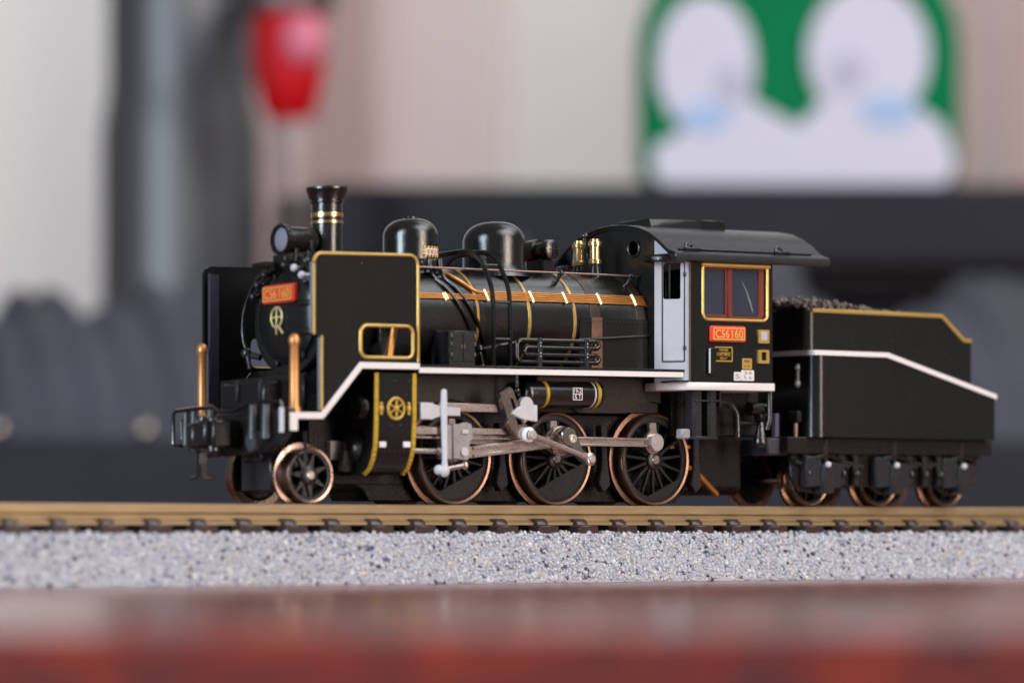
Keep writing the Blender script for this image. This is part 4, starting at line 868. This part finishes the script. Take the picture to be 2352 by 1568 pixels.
for x in (43.9, 47.9, 52.5): MB().ball((x + .3, -8.4, 15.6 - (x - 42) * .25), 0.28, 8).build('tank_bolt', 'grey', wt)
MB().tube([(31.85, -6.4, 14.6), (31.85, -6.4, 12.2)], 0.18, 8).ball((31.8, -6.4, 14.2), 0.32, 8).ball((31.8, -6.4, 12.6), 0.36, 8).build('valve', 'plas', wt)
MB().box(31.2, 31.9, -7.0, -5.6, 8.6, 9.8, bev=0.15).build('tool_hook', 'grey', wt)
MB().tube([(31.0, -6.9, 8.5), (31.0, -6.9, 7.0)], 0.2, 8).build('brass_pipe', mat('tan_plastic', (0.36, 0.25, 0.18), 0.4), ten)
MB().tube([(29.5, -5.5, 9.5), (29.5, -5.5, 7.0)], 0.4, 8).build('brake_column', mat('blue_black', (0.04, 0.04, 0.10), 0.4), ten)
# coal
def coal():
    ico = bmesh.new(); bmesh.ops.create_icosphere(ico, subdivisions=1, radius=1.0); mb = MB()
    P = [v.co.copy() for v in ico.verts]; F = [[v.index for v in f.verts] for f in ico.faces]; ico.free()
    for i in range(1100):
        x = random.uniform(33.4, 47.5); y = random.uniform(-6.1, 6.1)
        h = 20.0 + 1.35 * math.exp(-((x - 37) / 6.0) ** 2) * (1 - (y / 7.5) ** 2) + random.uniform(-.3, .35)
        s = random.uniform(.20, .44)
        rot = Matrix.Rotation(random.uniform(0, 6), 3, Vector((random.gauss(0, 1), random.gauss(0, 1), random.gauss(0, 1))).normalized())
        vs = [mb.bm.verts.new(rot @ Vector((p.x * s * random.uniform(.7, 1.2), p.y * s * random.uniform(.7, 1.2), p.z * s * random.uniform(.7, 1.3))) + Vector((x, y, h))) for p in P]
        for f in F: mb.bm.faces.new([vs[k] for k in f])
    return mb
coal().build('coal', 'coal', bk, angle=20, kind='stuff')
# underframe
mb = MB(); mb.box(29.2, 59.4, -7.6, 7.6, 5.4, 7.12, bev=0.12); tf = mb.build('tender_frame', 'under', ten)
sidepts = [(30.6, 5.6), (59.6, 6.6), (59.6, 6.0), (57.4, 4.3), (56.2, 2.0), (55.5, 1.3), (53.2, 1.3), (51.8, 2.1), (47.4, 2.1), (46.2, 1.3), (43.4, 1.3), (42.0, 2.1), (37.5, 2.1), (36.2, 1.3), (31.8, 1.5), (30.6, 3.0)]
for s in (-1, 1):
    y0, y1 = sorted((s * 6.1, s * 6.6)); MB().plate(sidepts, [], 'y', y0, y1, bev=0.08).build('side_frame', 'under', ten)
MB().box(27.4, 30.4, -6.5, 3, 5.2, 7.0, bev=0.2).build('drag_box', mat('slate_black', (0.035, 0.037, 0.055), 0.5), ten)
MB().box(25.5, 31, -1.0, 1.0, 4.6, 5.4, bev=0.1).build('drawbar', 'under', ten)
d = wheel_parts(8, 2.62, 3.12, 1.8, 2.38, None, 0.8)
for x in (34.8, 44.83, 54.9):
    for s in (-1, 1): place_wheel(d, 'tender_wheel', x, s * 5.25, 2.7, ten, 8, 0.2, 0 if s < 0 else PI, ('tread', 'spoke'))
    MB().tube([(x, -5, 2.7), (x, 5, 2.7)], 0.5, 10).build('axle', 'dnickel', ten)
    for s in (-1, 1):
        def bxs(mb, x0, x1, ya, yb, z0, z1, bev=.08): y0, y1 = sorted((s * ya, s * yb)); return mb.box(x0, x1, y0, y1, z0, z1, bev=bev)
        j = MB(); bxs(j, x - 2.9, x - 0.7, 6.5, 7.6, 2.0, 5.2, .15); bxs(j, x - .9, x + .9, 6.5, 7.95, 1.3, 4.4, .2); bxs(j, x + .7, x + 2.4, 6.5, 7.4, 1.9, 4.6, .15)
        jb = j.build('axle_box', 'grey', ten)
        q = MB(); q.tube([(x - 2.4, s * 7.0, 4.7), (x - 1.0, s * 7.3, 5.15), (x + .9, s * 7.3, 5.15), (x + 2.3, s * 7.0, 4.7)], 0.28, 8, flat=(0.3, 0.5)); q.build('leaf_spring', 'under', jb)
        q = MB(); bxs(q, x - .45, x + .1, 7.0, 7.7, 4.4, 7.0, .1); q.build('spring_hanger', 'frame', jb)
        MB().ball((x - .2, s * 8.0, 4.3), 0.34, 10).build('hanger_bolt', 'plas', jb)
        q = MB(); bxs(q, x - .5, x - .1, 7.5, 8.0, 1.4, 3.6, .1); q.build('guard_rod', 'frame', jb)
for x in (32.0, 37.0, 39.0, 47.0, 49.2, 51.4):
    MB().box(x, x + .8, -7.3, -6.5, 2.2, 5.4, bev=0.15).tube([(x, -7.0, 5.1), (x + 1.2, -7.3, 6.6)], 0.3, 8).ball((x + .4, -7.3, 3.4), 0.42, 10).tube([(x - 1.2, -6.9, 4.6), (x + 1.6, -6.9, 4.1)], 0.25, 8).build('brake_gear', 'grey', ten)
MB().tube([(56.6, -1.8, 2.6), (59.4, -2.2, 2.3)], 0.4, 10).build('rear_coupler', 'grey', ten)

# ================================================================== BACKGROUND (room coordinates)
pst = rthing('black_post', -75.5, 570, TZ, 'tall glossy black round post standing behind the track at the left', 'post')
mb = MB(); mb.lathe([(0, TZ), (18.2, TZ), (18.2, 84), (17.9, 90), (17.0, 95), (16.6, 100), (16.6, 260), (0, 260)], 'z', (-75.5, 570, 0), 56); rbuild(mb, 'shaft', 'bgblack', pst)
mb = MB(); mb.lathe([(0, 117), (10, 117), (10.5, 114), (9.6, 110.2), (0, 110.2)], 'z', (-48.6, 525, 0), 36); mb.tube([(-60, 560, 116), (-50, 530, 115)], 3, 10)
rbuild(mb, 'bracket_arm', 'bgblack', pst)
rl = rthing('red_lamp', -48.6, 525, 86, 'glossy red lamp on a pale stem under the black bracket of the post', 'lamp')
mb = MB(); mb.lathe([(0, 110.5), (7.6, 110), (8.2, 104), (7.8, 96), (6.2, 89), (4.2, 86.4), (0, 86)], 'z', (-48.6, 525, 0), 36); rbuild(mb, 'lamp_cover', 'redglass', rl)
mb = MB(); mb.ball((-45.0, 518.0, 103.5), 4.6, 20, (1.0, 0.8, 1.25)); rbuild(mb, 'pink_highlight', 'pink', rl)  # pink ball shaped in as the highlight on the red cover
mb = MB(); mb.lathe([(0, 86.3), (3.6, 86.2), (4.4, 80), (3.6, 74), (3.2, 70), (0, 70)], 'z', (-47.2, 525, 0), 28); rbuild(mb, 'stem', mat('pale_pink_plastic', (0.42, 0.32, 0.31), 0.5), rl)
mb = MB(); mb.lathe([(0, 70.2), (4.2, 70), (5.0, 64), (5.0, 20), (5.0, TZ), (0, TZ)], 'z', (-47.2, 525, 0), 28); rbuild(mb, 'base', mat('dull_brown_plastic', (0.055, 0.042, 0.040), 0.6), rl)
sh = rthing('shelf', 45, 590, TZ, 'long black shelf board raised behind the locomotive', 'shelf')
mb = MB(); mb.box(-45, 190, 565, 610, 57, 76, bev=1.5); rbuild(mb, 'board', 'bgboard', sh)
mb = MB(); mb.box(-44, 189, 610.5, 613, TZ, 57, bev=0); rbuild(mb, 'back_panel', 'bgboard', sh)
for u in (-38, 170): mb = MB(); mb.box(u, u + 8, 568, 606, TZ, 57, bev=0.5); rbuild(mb, 'leg', 'bgboard', sh)
gc = rthing('green_case', 66, 585, 76, 'green padded case with white rounded patches standing on the black shelf', 'case')
mb = MB(); mb.plate(rrect(29, 102.5, 76.1, 132, 4, rs=(24, 24, 6, 4), seg=8), [], 'y', 572, 592, bev=2.0); rbuild(mb, 'body', 'green', gc)
def patch(pts, m, v): mb = MB(); mb.plate(pts, [], 'y', v, 572.5); rbuild(mb, 'patch', m, gc)
def ell(cu, cz, a, b): return [(cu + a * math.cos(2 * PI * i / 32), cz + b * math.sin(2 * PI * i / 32)) for i in range(32)]
patch(ell(44.2, 103.5, 11.3, 16.0), 'patch', 571.3); patch(ell(81.3, 106, 13.9, 16.2), 'patch', 571.2)
patch(rrect(32, 101, 76.3, 86.5, 4), 'patch', 571.0); patch([(36, 86), (100, 86), (98, 90), (91, 95), (82, 99), (73, 97.5), (65.3, 89.5), (59, 93), (52, 97), (42, 92.5)], 'patch', 571.1)
patch(ell(44, 91.5, 6, 3.2), 'blue', 570.6); patch(ell(86, 93, 6.4, 3.6), 'blue', 570.5); patch(ell(50, 99, 3.8, 4.8), 'lilac', 570.7); patch(ell(77, 102, 4.2, 4.4), 'lilac', 570.4)
def curtain(u0, u1, v, lab, fade):
    mb = MB(); n = 40
    front = [(u0 + (u1 - u0) * i / n, v + 1.2 * math.sin(i * 2.1)) for i in range(n + 1)]
    mb.plate(front + [(u, q + 2) for u, q in front[::-1]], [], 'z', TZ, 420)
    x = u1 if fade > 0 else u0
    for k in range(16):                               # loose pleats at the open edge, further and further apart
        wd = 2.6 - 0.09 * k; x2 = x + fade * wd
        g = 0.15 + 0.14 * k
        a, b = sorted((x + fade * g, x2 + fade * g))
        mb.plate([(a, 330), (b, 330), (b - 10, TZ), (a - 10, TZ)], [], 'y', v + 0.5, v + 2.2)
        x = x2 + fade * g
    mb.box(min(u0, x), max(u1, x), v - 1, v + 6, 328, 334, bev=0)
    o = rbuild(mb, 'curtain', 'taupe', angle=60); tag(o, lab, 'curtain')
curtain(-86, -46, 1070, 'taupe curtain panel hanging between the black post and the pale wall', 1)
curtain(168, 300, 1075, 'taupe curtain panel hanging at the right of the green case', -1)
def heap(u0, u1, v0, v1, h, seed, lab):
    r_ = random.Random(seed); lumps = [(r_.uniform(u0, u1), r_.uniform(v0, v1), r_.uniform(6, 19), r_.uniform(0.25, 0.6)) for _ in range(34)]
    nu, nv = 90, 26; mb = MB(); g = []
    for i in range(nu + 1):
        row = []
        for j in range(nv + 1):
            u = u0 + (u1 - u0) * i / nu; v = v0 + (v1 - v0) * j / nv
            e = min(1, (i / nu) * 9, (1 - i / nu) * 9) * max(0.0, math.sin(PI * j / nv)) ** 0.6
            z = sum(a * math.exp(-((u - lu) ** 2 + (v - lv) ** 2) / (s * s)) for lu, lv, s, a in lumps)
            row.append(mb.bm.verts.new((u, v, TZ + 0.2 + e * h * (0.62 + 0.30 * min(1.3, z) + 0.04 * math.sin(u * .7 + v * .3)))))
        g.append(row)
    for i in range(nu):
        for j in range(nv): mb.bm.faces.new((g[i][j], g[i + 1][j], g[i + 1][j + 1], g[i][j + 1]))
    o = rbuild(mb, 'crumpled_cloth', 'cloth', angle=180); tag(o, lab, 'cloth')
heap(-118, -34, 440, 525, 58, 3, 'charcoal cloth heaped round the foot of the black post')
heap(-20, 130, 440, 540, 70, 11, 'charcoal cloth heaped under the shelf behind the tender')
sb_ = MB(); sb_.box(-130, 130, 360, 400, TZ + .1, 14, bev=1.0); o = rbuild(sb_, 'slate_box', 'slate'); tag(o, 'long low dark slate box lying behind the track', 'box')
for i, (u, z) in enumerate(((-67, 17.0), (-94, 17.0))):
    mb = MB(); mb.ball((u, 372, z - 1.3), 1.7, 24); o = rbuild(mb, 'glint_bead', 'dnickel')  # beads are invented, added to throw small blurred glints
    tag(o, ('invented steel bead added for its glint in front of the post', 'invented steel bead added for its glint at the left edge')[i], 'bead', 'invented glint beads on the dark box')
